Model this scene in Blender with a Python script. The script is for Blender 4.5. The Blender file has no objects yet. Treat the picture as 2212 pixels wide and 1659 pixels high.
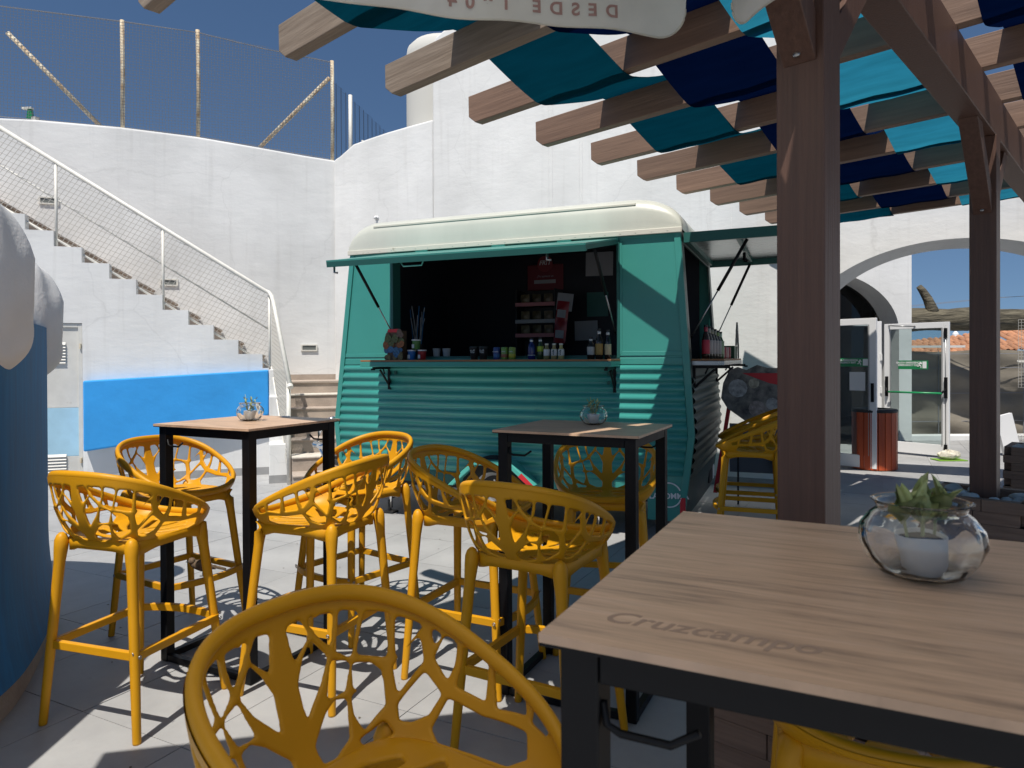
import bpy, bmesh, math, random
import numpy as np
from mathutils import Vector, Matrix
R = math.radians; PI = math.pi
SC = bpy.context.scene; COL = SC.collection
random.seed(7)

# ------------------------------------------------------------------ camera
H = 1.45
cd = bpy.data.cameras.new('camera'); cam = bpy.data.objects.new('camera', cd); COL.objects.link(cam)
cd.sensor_width = 36; cd.lens = 36*1534/2212; cd.shift_y = -45.1/2212; cd.clip_start = .05; cd.clip_end = 900
cam.matrix_world = Matrix.Translation((0, 0, H)) @ Matrix.Rotation(PI/2-R(.35), 4, 'X') @ Matrix.Rotation(-R(.25), 4, 'Z')
cd.dof.use_dof = True; cd.dof.focus_distance = 4.6; cd.dof.aperture_fstop = 9
SC.camera = cam

# ------------------------------------------------------------------ sky, sun, exposure
SUN_H = Vector((.34, .94, 0)).normalized(); TAN = 2.05
w = bpy.data.worlds.new("World"); SC.world = w; w.use_nodes = True
nt = w.node_tree; bg = nt.nodes['Background']
sky = nt.nodes.new('ShaderNodeTexSky'); sky.sky_type = 'NISHITA'; sky.sun_disc = False
sky.sun_elevation = math.atan(TAN); sky.sun_rotation = math.atan2(-SUN_H.x, -SUN_H.y)
sky.altitude = 0; sky.air_density = 1.0; sky.dust_density = .05; sky.ozone_density = 3.0
tcw = nt.nodes.new('ShaderNodeTexCoord'); vm = nt.nodes.new('ShaderNodeVectorMath'); vm.operation = 'ADD'; vm.inputs[1].default_value = (0, 0, .14)
vn = nt.nodes.new('ShaderNodeVectorMath'); vn.operation = 'NORMALIZE'
nt.links.new(tcw.outputs['Generated'], vm.inputs[0]); nt.links.new(vm.outputs[0], vn.inputs[0]); nt.links.new(vn.outputs[0], sky.inputs[0])
hsv = nt.nodes.new('ShaderNodeHueSaturation'); hsv.inputs['Saturation'].default_value = 1.08
nt.links.new(sky.outputs[0], hsv.inputs['Color']); nt.links.new(hsv.outputs[0], bg.inputs[0]); bg.inputs[1].default_value = .070
sl = bpy.data.lights.new('sun', 'SUN'); so = bpy.data.objects.new('sun', sl); COL.objects.link(so)
sl.energy = 4.6; sl.angle = R(.5); sl.color = (1, .945, .86)
d = Vector((SUN_H.x, SUN_H.y, -TAN)).normalized()
so.rotation_euler = d.to_track_quat('-Z', 'Y').to_euler(); so.location = (-3, -8, 20)
SC.view_settings.view_transform = 'Standard'; SC.view_settings.look = 'None'
SC.view_settings.exposure = 0.24; SC.view_settings.gamma = 1.0; SC.view_settings.use_curve_mapping = False
SC.cycles.max_bounces = 10; SC.cycles.transparent_max_bounces = 24; SC.cycles.transmission_bounces = 8
SC.cycles.use_denoising = True

# ------------------------------------------------------------------ helpers
def L(r, g, b):
    f = lambda c: (c/255/12.92 if c/255 <= .04045 else ((c/255+.055)/1.055)**2.4)
    return (f(r), f(g), f(b))

class MB:
    def __init__(s): s.v = []; s.f = []
    def add(s, vs, fs, M=None):
        o = len(s.v)
        s.v += [tuple(M @ Vector(p)) if M else tuple(p) for p in vs]
        s.f += [tuple(i+o for i in f) for f in fs]; return s
    def box(s, x0, x1, y0, y1, z0, z1, M=None):
        vs = [(x, y, z) for z in (z0, z1) for y in (y0, y1) for x in (x0, x1)]
        return s.add(vs, [(0, 2, 3, 1), (4, 5, 7, 6), (0, 1, 5, 4), (2, 6, 7, 3), (0, 4, 6, 2), (1, 3, 7, 5)], M)
    def prism(s, poly, y0, y1, M=None, axis='y'):
        n = len(poly)
        if axis == 'y': vs = [(x, y0, z) for x, z in poly]+[(x, y1, z) for x, z in poly]
        elif axis == 'z': vs = [(x, z, y0) for x, z in poly]+[(x, z, y1) for x, z in poly]
        else: vs = [(y0, x, z) for x, z in poly]+[(y1, x, z) for x, z in poly]
        fs = [tuple(range(n)), tuple(range(2*n-1, n-1, -1))]+[(i, i+n, (i+1) % n+n, (i+1) % n) for i in range(n)]
        return s.add(vs, fs, M)
    def tube(s, pts, r, n=10, closed=False, caps=True, flat=1.0, up=(0, 0, 1)):
        P = [Vector(p) for p in pts]; m = len(P); rs = r if isinstance(r, (list, tuple)) else [r]*m
        o = len(s.v); up = Vector(up)
        for i, p in enumerate(P):
            a = P[(i-1) % m] if (closed or i) else P[0]; b = P[(i+1) % m] if (closed or i < m-1) else P[-1]
            t = (b-a).normalized(); u = up
            if abs(t.dot(u)) > .95: u = Vector((1, 0, 0)) if abs(t.x) < .9 else Vector((0, 1, 0))
            sx = t.cross(u).normalized(); sy = sx.cross(t)
            for k in range(n):
                q = 2*PI*(k+.5)/n
                s.v.append(tuple(p+(sx*math.cos(q)*rs[i])+(sy*math.sin(q)*rs[i]*flat)))
        for i in range(m if closed else m-1):
            j = (i+1) % m
            for k in range(n):
                s.f.append((o+i*n+k, o+i*n+(k+1) % n, o+j*n+(k+1) % n, o+j*n+k))
        if caps and not closed:
            s.f.append(tuple(o+k for k in range(n-1, -1, -1))); s.f.append(tuple(o+(m-1)*n+k for k in range(n)))
        return s
    def lathe(s, prof, n=24, M=None, caps=True):
        vs = []; fs = []
        for r, z in prof:
            for k in range(n): vs.append((r*math.cos(2*PI*k/n), r*math.sin(2*PI*k/n), z))
        for i in range(len(prof)-1):
            for k in range(n): fs.append((i*n+k, i*n+(k+1) % n, (i+1)*n+(k+1) % n, (i+1)*n+k))
        if caps:
            if prof[0][0] > 1e-5: fs.append(tuple(range(n-1, -1, -1)))
            if prof[-1][0] > 1e-5: fs.append(tuple((len(prof)-1)*n+k for k in range(n)))
        return s.add(vs, fs, M)
    def grid(s, fn, nu, nv, cu=False):
        o = len(s.v)
        for i in range(nu):
            for j in range(nv): s.v.append(tuple(fn(i/(nu if cu else nu-1), j/(nv-1))))
        for i in range(nu if cu else nu-1):
            for j in range(nv-1):
                a = o+i*nv+j; b = o+((i+1) % nu)*nv+j; s.f.append((a, b, b+1, a+1))
        return s
    def mesh(s, name, mat, smooth=False):
        me = bpy.data.meshes.new(name); me.from_pydata(s.v, [], s.f); me.validate(); me.update()
        if mat: me.materials.append(mat)
        bm = bmesh.new(); bm.from_mesh(me); bmesh.ops.recalc_face_normals(bm, faces=bm.faces); bm.to_mesh(me); bm.free()
        if smooth: me.polygons.foreach_set('use_smooth', [True]*len(me.polygons))
        return me
    def build(s, name, mat, parent=None, smooth=False, bevel=0, loc=None, rz=0, M=None, auto=False, segs=2):
        return place(name, s.mesh(name, mat, smooth or auto), parent, bevel, loc, rz, M, auto, segs)

def place(name, me, parent=None, bevel=0, loc=None, rz=0, M=None, auto=False, segs=2):
    o = bpy.data.objects.new(name, me); COL.objects.link(o)
    if parent is not None: o.parent = parent
    if loc is not None: o.location = loc
    if rz: o.rotation_euler.z = rz
    if M is not None: o.matrix_local = M
    if auto and not bevel:
        try: me.set_sharp_from_angle(angle=R(35))
        except Exception: pass
    if bevel:
        b = o.modifiers.new('bevel', 'BEVEL'); b.width = bevel; b.segments = segs; b.limit_method = 'ANGLE'; b.angle_limit = R(40)
        b.harden_normals = False
    return o

def thing(name, label, cat, loc=(0, 0, 0), rz=0, group=None):
    o = bpy.data.objects.new(name, None); COL.objects.link(o); o.empty_display_size = .1
    o.location = loc; o.rotation_euler.z = rz; return tag(o, label, cat, group)
def tag(o, label=None, cat=None, group=None, kind=None):
    if label: o['label'] = label
    if cat: o['category'] = cat
    if group: o['group'] = group
    if kind: o['kind'] = kind
    elif label: o['kind'] = 'thing'
    return o
def stuff(o): o['kind'] = 'stuff'; return o
def struct(o): o['kind'] = 'structure'; return o
def dup(root, loc, rz, label, scale=None):
    r = root.copy(); COL.objects.link(r); r.location = loc; r.rotation_euler.z = rz; r['label'] = label
    if scale: r.scale = (scale,)*3
    for ch in list(root.children):
        c = ch.copy(); COL.objects.link(c); c.parent = r
        for g in ch.children:
            e = g.copy(); COL.objects.link(e); e.parent = c
    return r

def text(body, size, mat, parent, M, name='lettering', ext=.0004, align='CENTER', space=1.0, shear=0, bold=0):
    c = bpy.data.curves.new(name, 'FONT'); c.body = body; c.size = size; c.extrude = ext; c.align_x = align; c.align_y = 'CENTER'
    c.space_character = space; c.shear = shear; c.offset = bold
    tmp = bpy.data.objects.new(name, c); COL.objects.link(tmp); dg = bpy.context.evaluated_depsgraph_get(); dg.update()
    me = bpy.data.meshes.new_from_object(tmp.evaluated_get(dg)); bpy.data.objects.remove(tmp); me.materials.clear(); me.materials.append(mat)
    o = bpy.data.objects.new(name, me); COL.objects.link(o); o.parent = parent; o.matrix_local = M; o['kind'] = 'stuff'
    return o

def mat(name, col, rough=.6, metal=0, var=.0, vscale=6, bump=0, bscale=40, col2=None, stretch=None, rand=0, spec=.5, tr=0, detail=5,
        coat=0, bdist=.01, blotch=None):
    m = bpy.data.materials.new(name); m.use_nodes = True; t = m.node_tree; N = t.nodes; K = t.links
    p = N['Principled BSDF']; p.inputs['Roughness'].default_value = rough; p.inputs['Metallic'].default_value = metal
    p.inputs['Specular IOR Level'].default_value = spec; p.inputs['Coat Weight'].default_value = coat
    p.inputs['Base Color'].default_value = (*col, 1)
    tc = N.new('ShaderNodeTexCoord'); mp = N.new('ShaderNodeMapping'); K.new(tc.outputs['Object'], mp.inputs[0])
    if stretch: mp.inputs['Scale'].default_value = stretch
    out = None
    if var or col2:
        n = N.new('ShaderNodeTexNoise'); n.inputs['Scale'].default_value = vscale; n.inputs['Detail'].default_value = detail
        n.inputs['Roughness'].default_value = .62; K.new(mp.outputs[0], n.inputs[0])
        r = N.new('ShaderNodeValToRGB'); K.new(n.outputs[0], r.inputs[0])
        c2 = col2 or tuple(c*(1-var) for c in col); c1 = col if col2 else tuple(min(1, c*(1+var*.5)) for c in col)
        r.color_ramp.elements[0].position = .32; r.color_ramp.elements[0].color = (*c2, 1)
        r.color_ramp.elements[1].position = .68; r.color_ramp.elements[1].color = (*c1, 1); out = r.outputs[0]
        rr = N.new('ShaderNodeMapRange'); K.new(n.outputs[0], rr.inputs[0]); rr.inputs[3].default_value = rough-.08; rr.inputs[4].default_value = min(1, rough+.1)
        K.new(rr.outputs[0], p.inputs['Roughness'])
    if blotch:
        n2 = N.new('ShaderNodeTexNoise'); n2.inputs['Scale'].default_value = blotch[0]; n2.inputs['Detail'].default_value = 8
        K.new(tc.outputs['Object'], n2.inputs[0]); r2 = N.new('ShaderNodeValToRGB'); K.new(n2.outputs[0], r2.inputs[0])
        r2.color_ramp.elements[0].position = blotch[1]; r2.color_ramp.elements[1].position = blotch[1]+.12
        mx = N.new('ShaderNodeMix'); mx.data_type = 'RGBA'; K.new(r2.outputs[0], mx.inputs[0])
        if out: K.new(out, mx.inputs[6])
        else: mx.inputs[6].default_value = (*col, 1)
        mx.inputs[7].default_value = (*blotch[2], 1); out = mx.outputs[2]
    if rand:
        oi = N.new('ShaderNodeObjectInfo'); hs = N.new('ShaderNodeHueSaturation'); mr = N.new('ShaderNodeMapRange')
        K.new(oi.outputs['Random'], mr.inputs[0]); mr.inputs[3].default_value = 1-rand; mr.inputs[4].default_value = 1+rand
        K.new(mr.outputs[0], hs.inputs['Value'])
        if out: K.new(out, hs.inputs['Color'])
        else: hs.inputs['Color'].default_value = (*col, 1)
        out = hs.outputs[0]
        va = N.new('ShaderNodeVectorMath'); va.operation = 'ADD'; sc = N.new('ShaderNodeVectorMath'); sc.operation = 'SCALE'; sc.inputs[0].default_value = (31, 17, 23)
        K.new(oi.outputs['Random'], sc.inputs['Scale']); K.new(tc.outputs['Object'], va.inputs[0]); K.new(sc.outputs[0], va.inputs[1]); K.new(va.outputs[0], mp.inputs[0])
    if out: K.new(out, p.inputs['Base Color'])
    if bump:
        b = N.new('ShaderNodeBump'); b.inputs['Strength'].default_value = bump; b.inputs['Distance'].default_value = bdist
        n3 = N.new('ShaderNodeTexNoise'); n3.inputs['Scale'].default_value = bscale; n3.inputs['Detail'].default_value = 6; K.new(mp.outputs[0], n3.inputs[0])
        K.new(n3.outputs[0], b.inputs['Height']); K.new(b.outputs[0], p.inputs['Normal'])
    if tr: p.inputs['Transmission Weight'].default_value = tr
    return m

def fabric(name, col, trans, k=.5):
    m = bpy.data.materials.new(name); m.use_nodes = True; t = m.node_tree; N = t.nodes; K = t.links
    N.remove(N['Principled BSDF']); o = N['Material Output']
    tc = N.new('ShaderNodeTexCoord'); n = N.new('ShaderNodeTexNoise'); n.inputs['Scale'].default_value = 3.5; n.inputs['Detail'].default_value = 8
    mp = N.new('ShaderNodeMapping'); mp.inputs['Scale'].default_value = (1, 6, 1); K.new(tc.outputs['Object'], mp.inputs[0]); K.new(mp.outputs[0], n.inputs[0])
    def ramp(c, v):
        r = N.new('ShaderNodeValToRGB'); K.new(n.outputs[0], r.inputs[0])
        r.color_ramp.elements[0].position = .3; r.color_ramp.elements[0].color = (*[x*(1-v) for x in c], 1)
        r.color_ramp.elements[1].position = .7; r.color_ramp.elements[1].color = (*c, 1); return r.outputs[0]
    a = N.new('ShaderNodeBsdfDiffuse'); b = N.new('ShaderNodeBsdfTranslucent'); mx = N.new('ShaderNodeMixShader'); mx.inputs[0].default_value = k
    K.new(ramp(col, .2), a.inputs[0]); K.new(ramp(trans, .25), b.inputs[0]); K.new(a.outputs[0], mx.inputs[1]); K.new(b.outputs[0], mx.inputs[2]); K.new(mx.outputs[0], o.inputs[0])
    w_ = N.new('ShaderNodeTexNoise'); w_.inputs['Scale'].default_value = 900; bp = N.new('ShaderNodeBump'); bp.inputs['Strength'].default_value = .15
    K.new(tc.outputs['Object'], w_.inputs[0]); K.new(w_.outputs[0], bp.inputs['Height']); K.new(bp.outputs[0], a.inputs['Normal'])
    return m

# ------------------------------------------------------------------ materials
M = {}
def wall_mat():
    m = bpy.data.materials.new('white_render'); m.use_nodes = True; t = m.node_tree; N = t.nodes; K = t.links; p = N['Principled BSDF']
    p.inputs['Roughness'].default_value = .85; p.inputs['Specular IOR Level'].default_value = .25
    tc = N.new('ShaderNodeTexCoord')
    n = N.new('ShaderNodeTexNoise'); n.inputs['Scale'].default_value = .9; n.inputs['Detail'].default_value = 8; K.new(tc.outputs['Object'], n.inputs[0])
    r = N.new('ShaderNodeValToRGB'); r.color_ramp.elements[0].position = .3; r.color_ramp.elements[0].color = (.62, .62, .61, 1)
    r.color_ramp.elements[1].position = .62; r.color_ramp.elements[1].color = (.76, .76, .75, 1); K.new(n.outputs[0], r.inputs[0])
    # rain streaks and grime
    mp = N.new('ShaderNodeMapping'); mp.inputs['Scale'].default_value = (7, 7, .35); K.new(tc.outputs['Object'], mp.inputs[0])
    s = N.new('ShaderNodeTexNoise'); s.inputs['Scale'].default_value = 1.6; s.inputs['Detail'].default_value = 7; K.new(mp.outputs[0], s.inputs[0])
    r2 = N.new('ShaderNodeValToRGB'); r2.color_ramp.elements[0].position = .56; r2.color_ramp.elements[0].color = (0, 0, 0, 1)
    r2.color_ramp.elements[1].position = .78; r2.color_ramp.elements[1].color = (.36, .36, .36, 1); K.new(s.outputs[0], r2.inputs[0])
    mx = N.new('ShaderNodeMix'); mx.data_type = 'RGBA'; K.new(r2.outputs[0], mx.inputs[0]); K.new(r.outputs[0], mx.inputs[6]); mx.inputs[7].default_value = (.5, .49, .47, 1)
    # hairline cracks
    wp = N.new('ShaderNodeTexNoise'); wp.inputs['Scale'].default_value = 2.2; wp.inputs['Detail'].default_value = 6; K.new(tc.outputs['Object'], wp.inputs[0])
    ad = N.new('ShaderNodeVectorMath'); ad.operation = 'ADD'; sc = N.new('ShaderNodeVectorMath'); sc.operation = 'SCALE'; sc.inputs['Scale'].default_value = .36
    K.new(wp.outputs['Color'], sc.inputs[0]); K.new(tc.outputs['Object'], ad.inputs[0]); K.new(sc.outputs[0], ad.inputs[1])
    v = N.new('ShaderNodeTexVoronoi'); v.feature = 'DISTANCE_TO_EDGE'; v.inputs['Scale'].default_value = .42; K.new(ad.outputs[0], v.inputs[0])
    r3 = N.new('ShaderNodeValToRGB'); r3.color_ramp.elements[0].position = 0; r3.color_ramp.elements[0].color = (.2, .2, .2, 1)
    r3.color_ramp.elements[1].position = .004; r3.color_ramp.elements[1].color = (0, 0, 0, 1); K.new(v.outputs[0], r3.inputs[0])
    mx2 = N.new('ShaderNodeMix'); mx2.data_type = 'RGBA'; K.new(r3.outputs[0], mx2.inputs[0]); K.new(mx.outputs[2], mx2.inputs[6]); mx2.inputs[7].default_value = (.42, .42, .41, 1)
    K.new(mx2.outputs[2], p.inputs['Base Color'])
    b1 = N.new('ShaderNodeTexNoise'); b1.inputs['Scale'].default_value = 3.6; b1.inputs['Detail'].default_value = 9; b1.inputs['Roughness'].default_value = .6
    mb = N.new('ShaderNodeMapping'); mb.inputs['Scale'].default_value = (1, 1, 1.9); K.new(tc.outputs['Object'], mb.inputs[0]); K.new(mb.outputs[0], b1.inputs[0])
    bp = N.new('ShaderNodeBump'); bp.inputs['Strength'].default_value = .2; bp.inputs['Distance'].default_value = .03; K.new(b1.outputs[0], bp.inputs['Height'])
    K.new(bp.outputs[0], p.inputs['Normal']); return m
M['wall'] = wall_mat()
M['stucco'] = mat('stucco', (.74, .74, .735), .9, var=.06, vscale=3, bump=.35, bscale=55, bdist=.005)
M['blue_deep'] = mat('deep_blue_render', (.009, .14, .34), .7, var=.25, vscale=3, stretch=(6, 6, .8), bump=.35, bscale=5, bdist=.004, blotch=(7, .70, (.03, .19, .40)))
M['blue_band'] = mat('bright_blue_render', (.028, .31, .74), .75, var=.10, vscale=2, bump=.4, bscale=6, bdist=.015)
M['blue_pale'] = mat('pale_blue_paint', (.36, .58, .72), .6, var=.12, vscale=4)
M['grey_base'] = mat('grey_plinth', (.30, .30, .30), .7, var=.15, vscale=5)
M['door_white'] = mat('worn_white_paint', (.62, .61, .57), .55, var=.14, vscale=3, blotch=(9, .66, (.42, .40, .34)))
M['step'] = mat('beige_step_tile', (.40, .33, .275), .75, var=.22, vscale=4, rand=.06, bump=.3, bscale=60)
M['step_edge'] = mat('worn_step_nosing', (.62, .57, .50), .8, var=.25, vscale=12)
M['tile'] = mat('grey_floor_tile', (.375, .375, .372), .56, col2=(.29, .29, .29), vscale=2.4, rand=.06, bump=.25, bscale=60, bdist=.003, detail=9, blotch=(7, .66, (.235, .23, .22)))
M['grout'] = mat('pale_grout', (.40, .385, .36), .9, var=.3, vscale=8)
M['rail'] = mat('white_railing_paint', (.72, .70, .64), .45, var=.1, vscale=20, blotch=(14, .68, (.42, .3, .18)))
M['wire'] = mat('galvanised_wire', (.46, .44, .40), .5)
M['rust'] = mat('rusty_cream_pole', (.70, .66, .52), .7, col2=(.40, .25, .12), vscale=16, stretch=(1, 1, .5), bump=.5, bscale=60)
M['rope'] = mat('grey_rope', (.20, .21, .24), .9)
def wood(name, c1, c2, rough=.6, sc=(1.2, 22, 22), v=1.6, bump=.35, rand=.1, blotch=None):
    return mat(name, c1, rough, col2=c2, vscale=v, stretch=sc, bump=bump, bscale=3.5, rand=rand, detail=10, bdist=.006, blotch=blotch)
M['beam'] = wood('stained_beam', (.235, .145, .098), (.155, .093, .063), v=1.1)
M['beam_grey'] = wood('weathered_grey_beam', (.27, .215, .165), (.16, .118, .085), .8, rand=.05)
M['post'] = wood('dark_stained_post', (.10, .05, .034), (.065, .03, .02), .5, sc=(34, 34, 1.0), bump=.25, rand=.05)
M['block'] = wood('planter_timber', (.21, .135, .095), (.12, .072, .05), .7, sc=(1.5, 26, 26))
M['teal_cloth'] = fabric('teal_canvas', (.003, .062, .098), (.001, .040, .068), .42)
M['navy_cloth'] = fabric('navy_canvas', (.0025, .010, .045), (.0006, .0040, .024), .4)
M['cyan_cloth'] = fabric('faded_turquoise_canvas', (.018, .17, .27), (.02, .20, .31), .7)
M['parasol'] = fabric('parasol_canvas', (.74, .72, .67), (.88, .85, .78), .68)
M['print'] = mat('faded_pink_print', (.42, .27, .25), .9)
M['teal'] = mat('teal_vehicle_paint', (.042, .26, .222), .38, var=.06, vscale=1.5, coat=.15, bump=.05, bscale=5)
M['teal_light'] = mat('light_teal_paint', (.085, .42, .36), .35, coat=.2)
M['teal_dark'] = mat('dark_teal_frame', (.012, .10, .088), .45)
M['corr'] = mat('teal_corrugated_metal', (.05, .31, .27), .36, var=.08, vscale=2, coat=.08, blotch=(2.6, .60, (.075, .29, .255)), bump=.05, bscale=4)
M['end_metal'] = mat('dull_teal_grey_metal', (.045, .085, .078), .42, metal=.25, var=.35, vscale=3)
M['cream'] = mat('cream_fibreglass', (.56, .57, .50), .4, var=.12, vscale=1.2, stretch=(1, 1, .4), coat=.2)
M['cream_trim'] = mat('cream_trim', (.60, .58, .50), .5, blotch=(12, .64, (.34, .30, .22)))
M['silver'] = mat('brushed_aluminium', (.34, .36, .37), .28, metal=.8, var=.3, vscale=2.5, stretch=(1, 7, 1))
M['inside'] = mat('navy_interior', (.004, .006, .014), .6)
M['black'] = mat('black_powder_coat', (.004, .004, .005), .5, var=.2, vscale=12, spec=.25)
M['black_soft'] = mat('black_plastic', (.012, .012, .013), .55)
M['rubber'] = mat('tyre_rubber', (.018, .018, .018), .8, bump=.4, bscale=120)
M['chrome'] = mat('chrome', (.75, .75, .75), .12, metal=1)
M['yellow'] = mat('mustard_plastic', (.61, .285, .007), .42, var=.05, vscale=5, spec=.28, bump=.06, bscale=260, bdist=.002, blotch=(40, .76, (.45, .2, .02)))
M['screw'] = mat('steel_screw', (.35, .35, .35), .35, metal=.9)
M['counter'] = wood('counter_edge_wood', (.32, .15, .06), (.22, .10, .04), sc=(1, 18, 18))
M['glass'] = None
def glass(name, tint=(1, 1, 1), rough=0, ior=1.45):
    m = bpy.data.materials.new(name); m.use_nodes = True; p = m.node_tree.nodes['Principled BSDF']
    p.inputs['Base Color'].default_value = (*tint, 1); p.inputs['Roughness'].default_value = rough; p.inputs['Transmission Weight'].default_value = 1; p.inputs['IOR'].default_value = ior
    return m
M['glass'] = glass('clear_glass', (.96, .985, .98), .01)
def pane_mat(name, tint, k):
    m = bpy.data.materials.new(name); m.use_nodes = True; t = m.node_tree; N = t.nodes; K = t.links; N.remove(N['Principled BSDF'])
    a = N.new('ShaderNodeBsdfTransparent'); a.inputs[0].default_value = (*tint, 1); g = N.new('ShaderNodeBsdfGlossy'); g.inputs['Roughness'].default_value = .03
    f = N.new('ShaderNodeFresnel'); f.inputs[0].default_value = k; mx = N.new('ShaderNodeMixShader')
    K.new(f.outputs[0], mx.inputs[0]); K.new(a.outputs[0], mx.inputs[1]); K.new(g.outputs[0], mx.inputs[2]); K.new(mx.outputs[0], N['Material Output'].inputs[0]); return m
M['pane'] = pane_mat('window_pane', (.80, .86, .86), 1.5)
M['pane_dark'] = pane_mat('tinted_pane', (.16, .18, .19), 1.5)
M['pot'] = mat('white_ceramic', (.72, .70, .68), .35, var=.06)
M['leaf'] = mat('succulent_leaf', (.36, .40, .17), .5, col2=(.22, .27, .10), vscale=30, rand=.25)
M['soil'] = mat('potting_soil', (.05, .035, .02), .95)
M['pebble'] = mat('grey_pebble', (.40, .42, .43), .8, var=.15, vscale=15, rand=.25)
M['bin_wood'] = wood('orange_stained_slat', (.50, .085, .018), (.36, .05, .012), .45, sc=(20, 20, 1.2), rand=.12)
M['bark'] = mat('tree_bark', (.17, .15, .105), .95, col2=(.04, .034, .024), vscale=5, stretch=(.6, 4, 4), bump=1.0, bscale=4.5, bdist=.06, detail=9)
M['screen'] = mat('brown_shade_net', (.235, .21, .17), .95, col2=(.19, .168, .135), vscale=2, stretch=(1, 1, 3), bump=.25, bscale=5, bdist=.015)
M['rooftile'] = mat('clay_roof_tile', (.52, .24, .12), .85, col2=(.30, .15, .09), vscale=14, rand=.2, bump=.3)
M['green'] = mat('green_sign', (.01, .20, .07), .45)
M['green_bar'] = mat('green_push_bar', (.01, .26, .09), .35)
M['white'] = mat('white_plastic', (.74, .74, .74), .45)
M['red'] = mat('red_print', (.55, .02, .03), .5)
M['paper'] = mat('paper_sheet', (.62, .62, .62), .8)
M['dim_paper'] = mat('dimmed_paper', (.30, .31, .33), .8)  # white paper darkened in its colour for the dim hatch interior

def laminate():
    m = bpy.data.materials.new('walnut_laminate'); m.use_nodes = True; t = m.node_tree; N = t.nodes; K = t.links; p = N['Principled BSDF']
    p.inputs['Roughness'].default_value = .42; p.inputs['Specular IOR Level'].default_value = .5
    tc = N.new('ShaderNodeTexCoord'); mp = N.new('ShaderNodeMapping'); mp.inputs['Scale'].default_value = (1.1, 15, 1); K.new(tc.outputs['Object'], mp.inputs[0])
    n = N.new('ShaderNodeTexNoise'); n.inputs['Scale'].default_value = 2.2; n.inputs['Detail'].default_value = 8; n.inputs['Roughness'].default_value = .68; n.inputs['Distortion'].default_value = .35; K.new(mp.outputs[0], n.inputs[0])
    r = N.new('ShaderNodeValToRGB'); e = r.color_ramp.elements; K.new(n.outputs[0], r.inputs[0])
    e[0].position = .28; e[0].color = (.20, .13, .09, 1); e[1].position = .72; e[1].color = (.74, .51, .33, 1)
    for q, c in ((.42, (.52, .345, .225)), (.52, (.62, .41, .265)), (.60, (.62, .42, .285))): x = e.new(q); x.color = (*c, 1)
    mp2 = N.new('ShaderNodeMapping'); mp2.inputs['Scale'].default_value = (6, 190, 1); K.new(tc.outputs['Object'], mp2.inputs[0])
    n2 = N.new('ShaderNodeTexNoise'); n2.inputs['Scale'].default_value = 2; n2.inputs['Detail'].default_value = 4; K.new(mp2.outputs[0], n2.inputs[0])
    mx = N.new('ShaderNodeMix'); mx.data_type = 'RGBA'; mx.blend_type = 'MULTIPLY'; mx.inputs[0].default_value = .55
    r2 = N.new('ShaderNodeValToRGB'); r2.color_ramp.elements[0].position = .3; r2.color_ramp.elements[0].color = (.55, .55, .55, 1); r2.color_ramp.elements[1].position = .65; K.new(n2.outputs[0], r2.inputs[0])
    K.new(r.outputs[0], mx.inputs[6]); K.new(r2.outputs[0], mx.inputs[7]); K.new(mx.outputs[2], p.inputs['Base Color'])
    b = N.new('ShaderNodeBump'); b.inputs['Strength'].default_value = .12; b.inputs['Distance'].default_value = .001; K.new(n2.outputs[0], b.inputs['Height']); K.new(b.outputs[0], p.inputs['Normal'])
    return m
M['laminate'] = laminate()
def net_mat():
    m = bpy.data.materials.new('fine_net'); m.use_nodes = True; t = m.node_tree; N = t.nodes; K = t.links; N.remove(N['Principled BSDF'])
    tc = N.new('ShaderNodeTexCoord'); sp = N.new('ShaderNodeSeparateXYZ'); K.new(tc.outputs['Object'], sp.inputs[0])
    def line(o):
        a = N.new('ShaderNodeMath'); a.operation = 'MULTIPLY'; a.inputs[1].default_value = 1/.04; K.new(o, a.inputs[0])
        b = N.new('ShaderNodeMath'); b.operation = 'FRACT'; K.new(a.outputs[0], b.inputs[0])
        c = N.new('ShaderNodeMath'); c.operation = 'LESS_THAN'; c.inputs[1].default_value = .12; K.new(b.outputs[0], c.inputs[0]); return c.outputs[0]
    mx_ = N.new('ShaderNodeMath'); mx_.operation = 'MAXIMUM'; K.new(line(sp.outputs[0]), mx_.inputs[0]); K.new(line(sp.outputs[2]), mx_.inputs[1])
    a = N.new('ShaderNodeBsdfTransparent'); df = N.new('ShaderNodeBsdfDiffuse'); df.inputs[0].default_value = (.14, .15, .17, 1); mx = N.new('ShaderNodeMixShader')
    K.new(mx_.outputs[0], mx.inputs[0]); K.new(a.outputs[0], mx.inputs[1]); K.new(df.outputs[0], mx.inputs[2]); K.new(mx.outputs[0], N['Material Output'].inputs[0]); return m
M['net'] = net_mat()

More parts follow.
